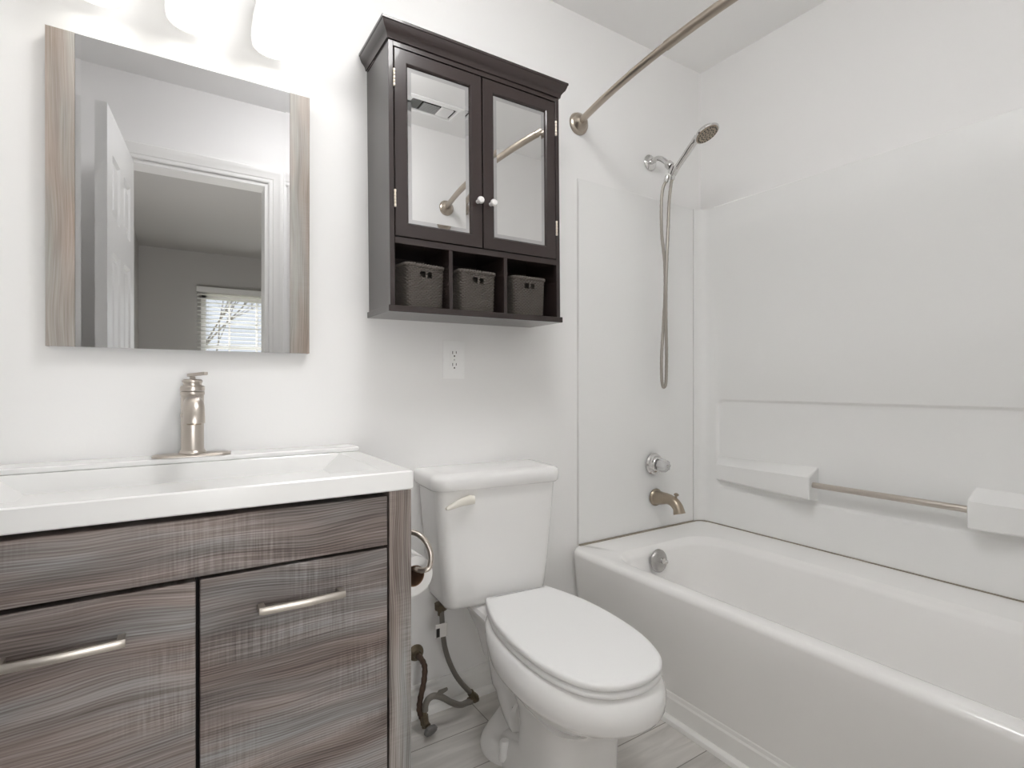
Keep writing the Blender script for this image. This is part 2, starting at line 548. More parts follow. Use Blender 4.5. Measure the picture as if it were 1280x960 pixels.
struct('baseboard_tub', prism(new(), [(1.3165 - a, b) for a, b in base_prof(0.092, 0.013)], 'y', YD + 0.004, -0.0185), M['trim'], smooth=20)
struct('trim_5', prism(new(), [(1.3163 - a, b) for a, b in shoe_prof(0.0135)], 'y', YD + 0.004, -0.034), M['trim'], smooth=30)

SZ0, SZ1 = 0.430, 1.836
sur = thing('tub_surround', 'white acrylic three wall tub surround with moulded recess above the bathtub', 'tub surround', (1.65, -0.76, SZ0))
so = Vector((1.65, -0.76, SZ0))
# end panel behind the taps, with the coved corner strip
def T(bm):
    bmesh.ops.translate(bm, verts=bm.verts[:], vec=-so)
    return bm
obj('end_panel', T(B(1.319, 1.988, -0.007, -0.0005, SZ0, SZ1)), M['surround'], sur, smooth=0, bevel=0.002)
bm = new()
pts = [(1.989, -0.0005), (1.989, -0.0100), (1.990, -0.0125)]
for k in range(9):
    a = R(90 * k / 8)
    pts.append((1.992 + 0.045 * math.sin(a), -0.0575 + 0.045 * math.cos(a)))
pts += [(2.037, -0.080), (2.0495, -0.080), (2.0495, -0.0005)]
prism(bm, pts, 'z', SZ0, SZ1)
obj('corner_strip', T(bm), M['surround'], sur, smooth=30)
obj('caulk_seam', T(B(1.9865, 1.9895, -0.0105, -0.0068, SZ0, SZ1)), mat('grey_caulk', (0.68, 0.675, 0.665), 0.7), sur, smooth=0)
# long panel with the sunken field; drawn in (y, z), depth along x
PX = 2.0368
def rr_yz(y0, y1, z0, z1, r, x, k=6):
    return [Vector((x, p.x, p.y)) for p in rrect(y0, y1, z0, z1, r, 0, k)]
py0, py1 = YD + 0.012, -0.080
rect = rr_yz(py0, py1, SZ0, SZ1, 0.0005, PX)
bm = new()
ry0, ry1, rz0, rz1 = -1.425, -0.090, 0.585, 0.981
fl = [rr_yz(py0, py1, SZ0, SZ1, 0.0005, XR - 0.0005), rr_yz(py0, py1, SZ0, SZ1, 0.0005, PX + 0.004), rr_yz(py0 + 0.004, py1, SZ0, SZ1 - 0.005, 0.0005, PX)]
rec = [rr_yz(ry0, ry1, rz0, rz1, 0.030, PX)]
for k in range(1, 5):
    t = k / 4
    d = 0.014 * t
    rec.append(rr_yz(ry0 + d, ry1 - d, rz0 + d, rz1 - d, 0.030 - d * 0.4, PX + 0.011 * (0.5 - 0.5 * math.cos(PI * t))))
loft(bm, fl + rec)
obj('side_panel', T(bm), M['surround'], sur, smooth=35)
def pod(y_in, y_out):
    """Moulded block in the field: flush with the panel at y_out, 6 cm proud at y_in."""
    bm = new()
    def sec(y, xf, z0, z1, zb0, zb1):
        return [Vector((PX + 0.0108, y, zb0)), Vector((xf + 0.004, y, z0)), Vector((xf, y, z0 + 0.004)), Vector((xf, y, z1 - 0.006)), Vector((xf + 0.005, y, z1)), Vector((PX + 0.0108, y, zb1))]
    s = 1 if y_out > y_in else -1
    loft(bm, [sec(y_out, 2.033, 0.624, 0.696, 0.616, 0.724), sec(y_in + s * 0.004, 1.977, 0.618, 0.706, 0.606, 0.734), sec(y_in, 1.981, 0.622, 0.702, 0.610, 0.730)])
    return bm
obj('bar_block', T(pod(-0.530, -0.094)), M['surround'], sur, smooth=30, bevel=0.003)
obj('bar_block', T(pod(-0.990, -1.420)), M['surround'], sur, smooth=30, bevel=0.003)
obj('far_end_panel', T(B(1.319, 2.036, YD + 0.0005, YD + 0.0115, SZ0, SZ1)), M['surround'], sur, smooth=0, bevel=0.003)
# dirty caulk line where surround meets tub
bm = new()
box(bm, 1.319, 1.990, -0.0175, -0.006, RZ + 0.0005, SZ0 - 0.0005)
box(bm, 2.032, 2.0445, -1.49, -0.040, RZ + 0.0005, SZ0 - 0.0005)
pts = [(1.990 + 0.036 * math.sin(R(a)), -0.052 + 0.036 * math.cos(R(a))) for a in range(0, 91, 15)]
out = [(1.990 + 0.050 * math.sin(R(a)), -0.052 + 0.044 * math.cos(R(a))) for a in range(90, -1, -15)]
prism(bm, pts + out, 'z', RZ + 0.0005, SZ0 - 0.0005)
obj('caulk_line', T(bm), M['caulk'], sur, smooth=0)
obj('edge_caulk', T(B(1.3165, 1.3188, -0.0045, -0.0005, SZ0 - 0.002, SZ1)), mat('edge_caulk', (0.70, 0.69, 0.68), 0.8), sur, smooth=0)

gb = tag(obj('grab_bar', tube(new(), [(2.006, -0.5305, 0.671), (2.006, -0.76, 0.671), (2.006, -0.9895, 0.671)], 0.0105, 20), M['nickel'], smooth=40),
         'brushed nickel bar spanning the two moulded blocks low on the shower wall', 'grab bar')

# ------------------------------------------------------------------ shower fittings
SX = 1.715
sh = thing('handheld_shower', 'chrome handheld shower on a wall arm with a long looped hose', 'shower head', (SX, 0, 1.986))
sho = Vector((SX, 0, 1.986))
def S_(p):
    return Vector(p) - sho
obj('wall_flange', lathe(new(), [(0.001, 0.0005), (0.034, 0.0005), (0.034, 0.004), (0.030, 0.009), (0.018, 0.013), (0.014, 0.013), (0.001, 0.013)], (0, 0, 0), (0, -1, 0), 36), M['chrome'], sh, smooth=35)
obj('shower_arm', tube(new(), [S_(p) for p in catmull([(SX, -0.006, 1.986), (SX, -0.045, 1.990), (SX, -0.075, 1.972), (SX, -0.108, 1.938)], 6)], 0.0105, 16), M['chrome'], sh, smooth=40)
bm = new()
lathe(bm, [(0.001, 0), (0.014, 0), (0.017, 0.004), (0.017, 0.020), (0.013, 0.026), (0.001, 0.026)], S_((SX, -0.098, 1.949)), (0, -0.68, -0.73), 24)
lathe(bm, [(0.001, -0.017), (0.018, -0.017), (0.019, -0.010), (0.019, 0.010), (0.018, 0.017), (0.001, 0.017)], S_((SX, -0.130, 1.912)), (0, -0.42, 0.5), 24)
obj('bracket', bm, M['chrome'], sh, smooth=35)
hd = [(SX, -0.126, 1.896), (SX, -0.142, 1.914), (SX, -0.178, 1.945), (SX, -0.222, 1.982), (SX, -0.245, 2.000)]
obj('wand', tube(new(), [S_(p) for p in catmull(hd, 6)], [0.0110] * 6 + [0.0125] * 8 + [0.0132] * 6 + [0.0145] * 5, 18), M['chrome'], sh, smooth=40)
ax = Vector((0.16, -0.42, -0.88)).normalized()
hc = Vector((SX + 0.002, -0.284, 2.000))
head = obj('spray_head', lathe(new(), [(0.001, -0.024), (0.020, -0.022), (0.036, -0.015), (0.047, -0.005), (0.0495, 0.0), (0.048, 0.004), (0.001, 0.004)], S_(hc), ax, 40), M['chrome'], sh, smooth=40)
obj('spray_face', lathe(new(), [(0.001, 0.0042), (0.044, 0.0042), (0.043, 0.0065), (0.020, 0.0075), (0.001, 0.0078)], S_(hc), ax, 40), M['bronze'], head, smooth=40)
bm = new()
up = Vector((0, 0, 1))
u_ = (up - ax * up.dot(ax)).normalized()
w_ = ax.cross(u_)
for nr, cnt in ((0.011, 6), (0.023, 12), (0.036, 20)):
    for k in range(cnt):
        a = 2 * PI * k / cnt
        lathe(bm, [(0.0005, 0), (0.0031, 0), (0.0025, 0.0025), (0.0005, 0.0026)], S_(hc + (u_ * math.cos(a) + w_ * math.sin(a)) * nr + ax * 0.0068), ax, 8)
nz = obj('nozzle_rings', bm, M['nozzle'], head, smooth=40)
nz['kind'] = 'stuff'
hp = catmull([(SX - 0.004, -0.100, 1.893), (SX - 0.012, -0.082, 1.845), (SX - 0.014, -0.076, 1.77), (SX - 0.008, -0.074, 1.66), (SX + 0.004, -0.078, 1.55), (SX + 0.009, -0.076, 1.43), (SX + 0.004, -0.072, 1.30), (SX - 0.007, -0.072, 1.17), (SX - 0.010, -0.074, 1.08),
              (SX - 0.005, -0.0755, 1.040), (SX + 0.003, -0.0765, 1.033), (SX + 0.011, -0.0775, 1.046), (SX + 0.013, -0.079, 1.09), (SX + 0.010, -0.083, 1.18), (SX - 0.003, -0.091, 1.32), (SX - 0.006, -0.094, 1.45), (SX - 0.002, -0.095, 1.57), (SX + 0.006, -0.094, 1.68), (SX + 0.007, -0.098, 1.78), (SX + 0.003, -0.112, 1.86), (SX, -0.126, 1.896)], 8)
hr = [0.0066 * (1.0 if k % 2 else 0.92) for k in range(len(hp))]
obj('hose', tube(new(), [S_(p) for p in hp], hr, 12), M['hose_metal'], sh, smooth=60)
bm = new()
for p, d in (((SX - 0.004, -0.100, 1.893), (-0.2, 0.3, -1)), ((SX, -0.126, 1.896), (0, 0.25, -1))):
    lathe(bm, [(0.001, -0.006), (0.009, -0.006), (0.010, 0.0), (0.010, 0.016), (0.008, 0.022), (0.001, 0.022)], S_(p), d, 16)
obj('hose_nut', bm, M['chrome'], sh, smooth=35)

vl = thing('tub_valve', 'round chrome shower valve with a clear crystal knob above the spout', 'tap', (1.724, -0.012, 0.707))
obj('valve_plate', lathe(new(), [(0.001, 0.0005), (0.046, 0.0005), (0.047, 0.006), (0.043, 0.013), (0.036, 0.016), (0.034, 0.026), (0.030, 0.031), (0.018, 0.034), (0.001, 0.034)], (0, 0, 0), (0, -1, 0), 40), M['chrome'], vl, smooth=35)
bm = new()
rings = []
for h, r in ((0.034, 0.016), (0.038, 0.024), (0.046, 0.0265), (0.066, 0.0245), (0.074, 0.021), (0.078, 0.012)):
    rings.append([Vector(((r + 0.0018 * math.cos(8 * a)) * math.cos(a), -h, (r + 0.0018 * math.cos(8 * a)) * math.sin(a))) for a in (2 * PI * k / 48 for k in range(48))])
loft(bm, rings)
kb = obj('crystal_knob', bm, M['crystal'], vl, smooth=40)
obj('screw_cap', lathe(new(), [(0.001, 0.0785), (0.006, 0.0785), (0.005, 0.081), (0.001, 0.0815)], (0, 0, 0), (0, -1, 0), 16), M['chrome'], kb, smooth=40)

sp = thing('tub_spout', 'aged nickel curved tub spout with a small diverter pull on top', 'spout', (1.736, -0.012, 0.565))
obj('spout_flange', lathe(new(), [(0.001, 0.0005), (0.036, 0.0005), (0.0365, 0.006), (0.033, 0.012), (0.028, 0.015), (0.001, 0.016)], (0, 0, 0), (0, -1, 0), 36), M['bronze'], sp, smooth=35)
path = catmull([(0, -0.006, 0.0), (0, -0.035, 0.002), (0, -0.070, 0.004), (0, -0.100, -0.004), (0, -0.120, -0.022), (0, -0.128, -0.046)], 6)
n_ = len(path)
obj('spout_body', tube(new(), path, [0.0315 - 0.010 * min(1, k / (n_ * 0.4)) + (0.004 * max(0, (k - n_ * 0.82) / (n_ * 0.18))) for k in range(n_)], 24), M['bronze'], sp, smooth=40)
bm = new()
lathe(bm, [(0.001, 0), (0.005, 0), (0.005, 0.012), (0.010, 0.016), (0.010, 0.020), (0.006, 0.023), (0.001, 0.0235)], (0, -0.108, 0.012), (0, -0.25, 1), 18)
obj('diverter_pull', bm, M['bronze'], sp, smooth=40)

# curved curtain rod with a stepped flange at either end
RDZ = 2.047
rod = thing('shower_curtain_rod', 'brushed nickel curved shower curtain rod with round wall flanges', 'curtain rod', (1.321, -0.76, RDZ))
def bow(y):
    s = (y + 0.76) / 0.76
    return -0.098 * (1 - s * s)
ys = [-0.004 - 1.512 * k / 48 for k in range(49)]
obj('rod_tube', tube(new(), [(bow(y), y + 0.76, 0) for y in ys if y > -0.79], 0.0125, 18), M['rod'], rod, smooth=40)
obj('rod_sleeve', tube(new(), [(bow(y), y + 0.76, 0) for y in ys if y < -0.50], 0.0142, 18), M['rod'], rod, smooth=40)
FP = [(0.001, 0.0005), (0.042, 0.0005), (0.043, 0.003), (0.039, 0.012), (0.033, 0.016), (0.032, 0.021), (0.024, 0.031), (0.018, 0.036), (0.001, 0.036)]
obj('rod_flange', lathe(new(), FP, (0, 0.76, 0), (-0.10, -1, 0), 36), M['rod'], rod, smooth=30)
obj('rod_flange', lathe(new(), FP, (0, -0.76, 0), (-0.10, 1, 0), 36), M['rod'], rod, smooth=30)

# ------------------------------------------------------------------ toilet
TR = R(-5)
toi = thing('toilet', 'white two piece toilet with closed lid beside the bathtub', 'toilet', (0.907, 0.0, 0), (0, 0, TR))
def egg(cx, yc, wf, af, ab, z, n=56, ef=2.15, eb=2.6):
    out = []
    for k in range(n):
        t = 2 * PI * k / n
        c, s = math.cos(t), math.sin(t)
        e, a = (ef, af) if s < 0 else (eb, ab)
        x = wf * math.copysign(abs(c) ** (2 / e), c)
        y = a * math.copysign(abs(s) ** (2 / e), s)
        out.append(Vector((cx + x, yc + y, z)))
    return out
YC = -0.52
bm = new()
loft(bm, [egg(0, -0.48, 0.098, 0.125, 0.13, 0.195, eb=3.5), egg(0, -0.49, 0.108, 0.160, 0.155, 0.222, eb=3.2), egg(0, -0.50, 0.126, 0.206, 0.185, 0.255), egg(0, YC, 0.146, 0.232, 0.205, 0.283), egg(0, YC, 0.158, 0.250, 0.215, 0.299),
          egg(0, YC, 0.172, 0.269, 0.228, 0.306), egg(0, YC, 0.179, 0.276, 0.240, 0.318), egg(0, YC, 0.180, 0.278, 0.262, 0.338), egg(0, YC, 0.177, 0.274, 0.290, 0.356), egg(0, YC, 0.168, 0.264, 0.312, 0.371), egg(0, YC, 0.158, 0.255, 0.315, 0.380), egg(0, YC, 0.13, 0.23, 0.30, 0.3815)])
obj('bowl', bm, M['porcelain'], toi, smooth=50)
# rear deck carrying the tank
bm = new()
def dk(w, y0, y1, z, r=0.03):
    return rrect(-w, w, y0, y1, r, z)
loft(bm, [dk(0.070, -0.30, -0.12, 0.20), dk(0.080, -0.31, -0.09, 0.27), dk(0.100, -0.32, -0.06, 0.325), dk(0.118, -0.33, -0.045, 0.352), dk(0.122, -0.33, -0.045, 0.362), dk(0.116, -0.32, -0.05, 0.372)])
obj('rear_deck', bm, M['porcelain'], toi, smooth=50)
# pedestal: front column, flared foot and the trapway bulge
bm = new()
def pd(w, yf, yb, z, e=3.6):
    return egg(0, (yf + yb) / 2, w, (yb - yf) / 2, (yb - yf) / 2, z, ef=e, eb=e)
loft(bm, [pd(0.114, -0.635, -0.18, 0.0), pd(0.114, -0.635, -0.18, 0.018), pd(0.107, -0.628, -0.22, 0.030), pd(0.104, -0.624, -0.38, 0.09), pd(0.104, -0.626, -0.39, 0.16), pd(0.108, -0.64, -0.38, 0.205), pd(0.118, -0.665, -0.36, 0.238)])
obj('pedestal', bm, M['porcelain'], toi, smooth=45)
bm = new()
loft(bm, [egg(0, -0.290, 0.138, 0.11, 0.11, 0.0, eb=2.2), egg(0, -0.290, 0.138, 0.11, 0.11, 0.014, eb=2.2), egg(0, -0.290, 0.130, 0.102, 0.105, 0.028, eb=2.2), egg(0, -0.285, 0.108, 0.090, 0.10, 0.043, eb=2.2), egg(0, -0.275, 0.070, 0.080, 0.095, 0.056, eb=2.2)])
obj('foot_flare', bm, M['porcelain'], toi, smooth=45)
bm = new()
tube(bm, catmull([(0, -0.42, 0.16), (0, -0.34, 0.100), (0, -0.27, 0.140), (0, -0.225, 0.23), (0, -0.20, 0.31), (0, -0.19, 0.35)], 6), [0.060] * 6 + [0.070] * 8 + [0.076] * 10 + [0.070] * 7, 24, 1.15)
obj('trapway', bm, M['porcelain'], toi, smooth=50)
for s in (-1, 1):
    obj('bolt_cap', lathe(new(), [(0.001, 0.052), (0.010, 0.051), (0.0145, 0.046), (0.016, 0.030), (0.017, 0.0), (0.001, 0.0)], (s * 0.104, -0.355 if s < 0 else -0.33, 0.017), (0, 0, 1), 22), M['seat'], toi, smooth=40)
# tank: tapered, rounded front corners
TCX = -0.042
def tk(w, yf, z, r=0.034, yb=-0.022):
    return [Vector((p.x + TCX, p.y, p.z)) for p in rrect(-w, w, yf, yb, (0.02, 0.02, r, r), z, 8)]
bm = new()
loft(bm, [tk(0.150, -0.172, 0.374, 0.03), tk(0.165, -0.192, 0.380, 0.034), tk(0.171, -0.198, 0.392), tk(0.173, -0.202, 0.412), tk(0.183, -0.2055, 0.50), tk(0.196, -0.2085, 0.64), tk(0.203, -0.210, 0.734)])
obj('tank', bm, M['porcelain'], toi, smooth=50)
bm = new()
loft(bm, [tk(0.201, -0.208, 0.7345, 0.036), tk(0.212, -0.221, 0.735, 0.044, -0.012), tk(0.216, -0.225, 0.740, 0.046, -0.010), tk(0.2175, -0.227, 0.766, 0.046, -0.009), tk(0.214, -0.223, 0.7755, 0.044, -0.012), tk(0.205, -0.214, 0.7805, 0.040, -0.020), tk(0.180, -0.19, 0.783, 0.04, -0.04)])
obj('tank_lid', bm, M['porcelain'], toi, smooth=50)
bm = new()
lathe(bm, [(0.001, 0), (0.013, 0), (0.013, 0.012), (0.001, 0.013)], (-0.149, -0.2095, 0.705), (0, -1, 0), 20)
rings = []
for t, zz, hh, yy in ((0, 0.002, 0.0105, 0.0), (0.15, 0.003, 0.012, 0.001), (0.4, 0.001, 0.0105, 0.003), (0.7, -0.006, 0.0085, 0.004), (0.92, -0.013, 0.006, 0.003), (1.0, -0.0155, 0.003, 0.002)):
    cx = -0.139 - 0.088 * t
    rings.append([Vector((cx, -0.227 - yy + 0.008 * math.cos(a), 0.705 + zz + 1.2 * hh * math.sin(a))) for a in (2 * PI * k / 16 for k in range(16))])
loft(bm, rings)
obj('flush_lever', bm, M['lever'], toi, smooth=50, label='ivory flush lever')
# seat ring and closed lid
half = [(0.0, -0.230), (0.100, -0.230), (0.106, -0.236), (0.115, -0.262), (0.131, -0.310), (0.1485, -0.378), (0.1565, -0.455), (0.1580, -0.525), (0.1535, -0.598), (0.140, -0.664), (0.1165, -0.720), (0.083, -0.757), (0.043, -0.776), (0.0, -0.782)]
def lid_outline(s, z, dy=0.0):
    hp_ = [Vector((x, y, 0)) for x, y in half]
    c = [hp_[0]] + catmull(hp_[1:], 5)
    pts = [Vector((p.x, p.y, 0)) for p in c] + [Vector((-p.x, p.y, 0)) for p in reversed(c[1:-1])]
    ctr = Vector((0, -0.52, 0))
    n = len(pts)
    out = []
    for i, p in enumerate(pts):
        t = (pts[(i + 1) % n] - pts[i - 1])
        nn = Vector((t.y, -t.x, 0)).normalized()
        if nn.dot(p - ctr) < 0:
            nn = -nn
        q = p + nn * s
        out.append(Vector((q.x, q.y + dy, z)))
    return out
bm = new()
loft(bm, [lid_outline(-0.010, 0.3825), lid_outline(-0.003, 0.383), lid_outline(0.000, 0.386), lid_outline(0.0, 0.392), lid_outline(-0.003, 0.396), lid_outline(-0.012, 0.397)])
obj('seat', bm, M['seat'], toi, smooth=50)
bm = new()
loft(bm, [lid_outline(-0.006, 0.4005), lid_outline(-0.001, 0.401), lid_outline(0.001, 0.4035), lid_outline(0.001, 0.411), lid_outline(-0.0015, 0.4145), lid_outline(-0.006, 0.4165), lid_outline(-0.016, 0.4175)])
obj('seat_lid', bm, M['seat'], toi, smooth=50)
for s in (-1, 1):
    obj('hinge_cap', prism(new(), [(s * 0.076 + 0.02 * math.cos(a), -0.236 + 0.013 * math.sin(a)) for a in (2 * PI * k / 20 for k in range(20))], 'z', 0.3735, 0.3985), M['seat'], toi, smooth=40, bevel=0.003)

# ------------------------------------------------------------------ water supply beside the toilet
sv = thing('shutoff_valve', 'corroded shutoff valve on a bent dark pipe stub near the floor', 'valve', (0.655, 0, 0.194))
vo = Vector((0.655, 0, 0.194))
def V_(p):
    return Vector(p) - vo
obj('escutcheon', lathe(new(), [(0.001, 0.0005), (0.026, 0.0005), (0.024, 0.006), (0.014, 0.012), (0.012, 0.022), (0.001, 0.022)], (0, 0, 0), (0, -1, 0), 24), M['brass'], sv, smooth=35)
pp = catmull([(0.655, -0.004, 0.194), (0.653, -0.055, 0.194), (0.650, -0.082, 0.184), (0.643, -0.092, 0.150), (0.630, -0.098, 0.108), (0.624, -0.102, 0.078), (0.628, -0.106, 0.058), (0.633, -0.108, 0.046)], 6)
obj('pipe', tube(new(), [V_(p) for p in pp], [0.0085 + 0.0008 * math.sin(k * 1.9) for k in range(len(pp))], 14), M['pipe'], sv, smooth=50)
bm = new()
lathe(bm, [(0.001, -0.022), (0.010, -0.022), (0.0105, -0.014), (0.0135, -0.012), (0.0135, 0.012), (0.0105, 0.014), (0.010, 0.026), (0.001, 0.026)], V_((0.636, -0.112, 0.047)), (-0.05, 0.15, 1), 6)
lathe(bm, [(0.001, 0), (0.010, 0), (0.010, 0.018), (0.007, 0.020), (0.006, 0.030), (0.001, 0.030)], V_((0.637, -0.112, 0.040)), (0.15, -0.93, -0.30), 18)
obj('valve_body', bm, M['brass'], sv, smooth=35)
bm = new()
n_ = 28
a3 = Vector((0.15, -0.93, -0.30)).normalized()
c3 = Vector((0.6415, -0.140, 0.031))
u3 = Vector((0, 0, 1)) - a3 * a3.z
u3.normalize()
w3 = a3.cross(u3)
loft(bm, [[V_(c3 + a3 * h + (u3 * math.cos(t) * 0.72 + w3 * math.sin(t)) * r * (1 + 0.05 * math.cos(10 * t))) for t in (2 * PI * k / n_ for k in range(n_))] for h, r in ((-0.004, 0.010), (-0.002, 0.0195), (0.003, 0.022), (0.008, 0.021), (0.011, 0.015), (0.012, 0.006))])
obj('valve_handle', bm, M['grey_knob'], sv, smooth=40)

su = thing('supply_hose', 'grey braided water hose looping from floor valve up to the toilet tank', 'hose', (0.82, -0.09, 0.035))
uo = Vector((0.82, -0.09, 0.035))
def U_(p):
    return Vector(p) - uo
h1 = catmull([(0.636, -0.1175, 0.076), (0.637, -0.118, 0.094), (0.646, -0.119, 0.109), (0.664, -0.120, 0.113), (0.690, -0.120, 0.100), (0.724, -0.118, 0.072), (0.758, -0.108, 0.049), (0.786, -0.098, 0.042), (0.808, -0.091, 0.038)], 6)
obj('lower_hose', tube(new(), [U_(p) for p in h1], 0.0092, 14), M['braid'], su, smooth=50)
bm = new()
lathe(bm, [(0.001, -0.020), (0.0115, -0.020), (0.0115, -0.004), (0.013, -0.002), (0.013, 0.012), (0.001, 0.014)], U_((0.816, -0.089, 0.040)), (1, 0.1, 0.05), 8)
lathe(bm, [(0.001, -0.008), (0.0125, -0.008), (0.0125, 0.010), (0.011, 0.012), (0.011, 0.026), (0.001, 0.026)], U_((0.817, -0.089, 0.044)), (-0.55, 0.0, 0.83), 8)
obj('elbow', bm, M['brass'], su, smooth=30)
h2 = catmull([(0.806, -0.089, 0.060), (0.790, -0.0895, 0.080), (0.770, -0.090, 0.106), (0.748, -0.092, 0.140), (0.726, -0.096, 0.186), (0.708, -0.102, 0.238), (0.700, -0.103, 0.290), (0.7005, -0.096, 0.330), (0.700, -0.090, 0.362)], 6)
obj('upper_hose', tube(new(), [U_(p) for p in h2], 0.0078, 14), M['braid'], su, smooth=50)
obj('tank_nut', lathe(new(), [(0.001, -0.030), (0.010, -0.030), (0.0105, -0.014), (0.019, -0.012), (0.020, 0.006), (0.001, 0.008)], U_((0.700, -0.090, 0.3655)), (0, 0, 1), 10), M['brass'], su, smooth=30)
bm = new()
box(bm, 0.670, 0.708, -0.1165, -0.1153, 0.280, 0.321)
T_ = Matrix.Rotation(R(8), 4, 'Y')
bmesh.ops.translate(bm, verts=bm.verts[:], vec=-uo)
tg = obj('paper_tag', bm, M['tag'], su, smooth=0, label='pale paper tag wrapped round the hose')
bm = new()
box(bm, 0.6725, 0.6835, -0.1175, -0.1166, 0.283, 0.309)
bmesh.ops.translate(bm, verts=bm.verts[:], vec=-uo)
obj('dark_print', bm, M['dark'], tg, smooth=0)
bm = new()
loft(bm, [[U_((x, y, z)) for x, y, z in ((0.662, -0.127, 0.107 + d), (0.674, -0.129, 0.125 + d), (0.700, -0.132, 0.128 + d), (0.704, -0.130, 0.122 + d), (0.684, -0.128, 0.114 + d))] for d in (0, 0.006)])
obj('wing_tab', bm, M['braid'], su, smooth=0)

# ------------------------------------------------------------------ vanity cabinet, sink top, faucet
VX0, VX1, VF = -0.358, 0.4465, -0.478
VZ = 0.8145
van = thing('vanity_cabinet', 'weathered grey brown wood bathroom vanity with two doors under the white sink', 'vanity cabinet', (0.044, -0.24, 0))
no = Vector((0.044, -0.24, 0))
def N(bm):
    # parts keep world-aligned coordinates so the grain runs on; the parent sits at the base
    return bm
def vobj(name, bm, m, parent=van, **k):
    o = obj(name, bm, m, parent, **k)
    if parent is van:
        o.matrix_parent_inverse = Matrix.Translation(-no)
    return o
for x0, x1 in ((VX0, VX0 + 0.050), (VX1 - 0.050, VX1)):
    vobj('side_post', B(x0, x1, VF, -0.430, 0.0, VZ), M['oak_z'], smooth=0, bevel=0.0015)
for x0, x1 in ((VX0, VX0 + 0.018), (VX1 - 0.018, VX1)):
    vobj('side_panel', B(x0 + (0.0005 if x0 < 0 else 0), x1 - (0.0005 if x0 > 0 else 0), -0.4295, -0.004, 0.0, VZ), M['oak_z'], smooth=0)
bm = new()
box(bm, VX0 + 0.0505, VX1 - 0.0505, -0.4290, -0.410, 0.10, VZ - 0.001)
box(bm, VX0 + 0.019, VX1 - 0.019, -0.409, -0.006, 0.10, 0.118)
box(bm, VX0 + 0.019, VX1 - 0.019, -0.012, -0.006, 0.119, VZ - 0.001)
vobj('carcass', bm, M['dark'], smooth=0)
vobj('toe_kick', B(VX0 + 0.0505, VX1 - 0.0505, -0.420, -0.405, 0.0, 0.0995), M['oak_x'], smooth=0)
FX0, FX1 = VX0 + 0.054, VX1 - 0.054
vobj('drawer_front', B(FX0, FX1, VF, -0.4295, 0.700, 0.8055), M['oak_x'], smooth=0, bevel=0.003)
GX = 0.0415
def pull(x0, x1, z):
    bm = new()
    yb, yo = VF + 0.0005, VF - 0.026
    def sec(p, ty, tz):
        return [Vector((p[0], p[1] + a * ty, p[2] + b * tz)) for a, b in ((-1, -0.6), (-0.6, -1), (0.6, -1), (1, -0.6), (1, 0.6), (0.6, 1), (-0.6, 1), (-1, 0.6))]
    for x in (x0 + 0.006, x1 - 0.006):
        loft(bm, [[Vector((x + a * 0.0055, y, z + b * 0.0055)) for a, b in ((-1, -1), (1, -1), (1, 1), (-1, 1))] for y in (yb, yo + 0.001)])
    loft(bm, [sec((x0, yo + 0.001, z), 0.0040, 0.0062), sec((x0 + 0.008, yo - 0.001, z), 0.0046, 0.0070), sec(((x0 + x1) / 2, yo - 0.004, z), 0.0046, 0.0070), sec((x1 - 0.008, yo - 0.001, z), 0.0046, 0.0070), sec((x1, yo + 0.001, z), 0.0040, 0.0062)])
    return bm
dl = vobj('door', B(FX0, GX - 0.003, VF, -0.4295, 0.118, 0.6925), M['oak_x2'], smooth=0, bevel=0.003)
dr = vobj('door', B(GX + 0.003, FX1, VF, -0.4295, 0.118, 0.6945), M['oak_x3'], smooth=0, bevel=0.003)
obj('handle', pull(-0.223, -0.062, 0.6215), M['pull'], dl, smooth=40)
obj('handle', pull(0.138, 0.296, 0.6255), M['pull'], dr, smooth=40)

# sink top: slab with a raised faucet ledge and a trapezoidal basin
CT, CB, CF = 0.857, 0.8155, -0.485
LE = -0.093
sk = thing('vanity_sink_top', 'white moulded sink top with long trough basin on the vanity cabinet', 'sink', (0.045, -0.24, CB))
ko = Vector((0.045, -0.24, CB))
SX0, SX1 = -0.360, 0.448
bm = new()
def ring4(x0, x1, y0, y1, z):
    return [Vector((x0, y0, z)) - ko, Vector((x1, y0, z)) - ko, Vector((x1, y1, z)) - ko, Vector((x0, y1, z)) - ko]
e = 0.003
loft(bm, [ring4(SX0 + e, SX1 - e, CF + e, -0.002, CB), ring4(SX0, SX1, CF, -0.002, CB + e), ring4(SX0, SX1, CF, -0.002, CT - e), ring4(SX0 + e, SX1 - e, CF + e, -0.002, CT),
          ring4(-0.300, 0.390, -0.432, LE - 0.004, CT), ring4(-0.297, 0.387, -0.428, LE - 0.007, CT - 0.004), ring4(-0.175, 0.265, -0.372, -0.116, CT - 0.112), ring4(-0.165, 0.255, -0.362, -0.126, CT - 0.116)])
basin = obj('basin_slab', bm, M['sink'], sk, smooth=30)
bm = new()
box(bm, SX0, SX1 - 0.0005, LE, -0.0021, CT + 0.0002, CT + 0.013)
bmesh.ops.translate(bm, verts=bm.verts[:], vec=-ko)
obj('faucet_ledge', bm, M['sink'], sk, smooth=30, bevel=0.004, seg=3)
bm = new()
lathe(bm, [(0.001, 0), (0.024, 0), (0.024, 0.003), (0.018, 0.004), (0.001, 0.0035)], Vector((0.045, -0.24, CT - 0.1158)) - ko, (0, 0, 1), 24)
obj('drain', bm, M['nickel'], sk, smooth=35)

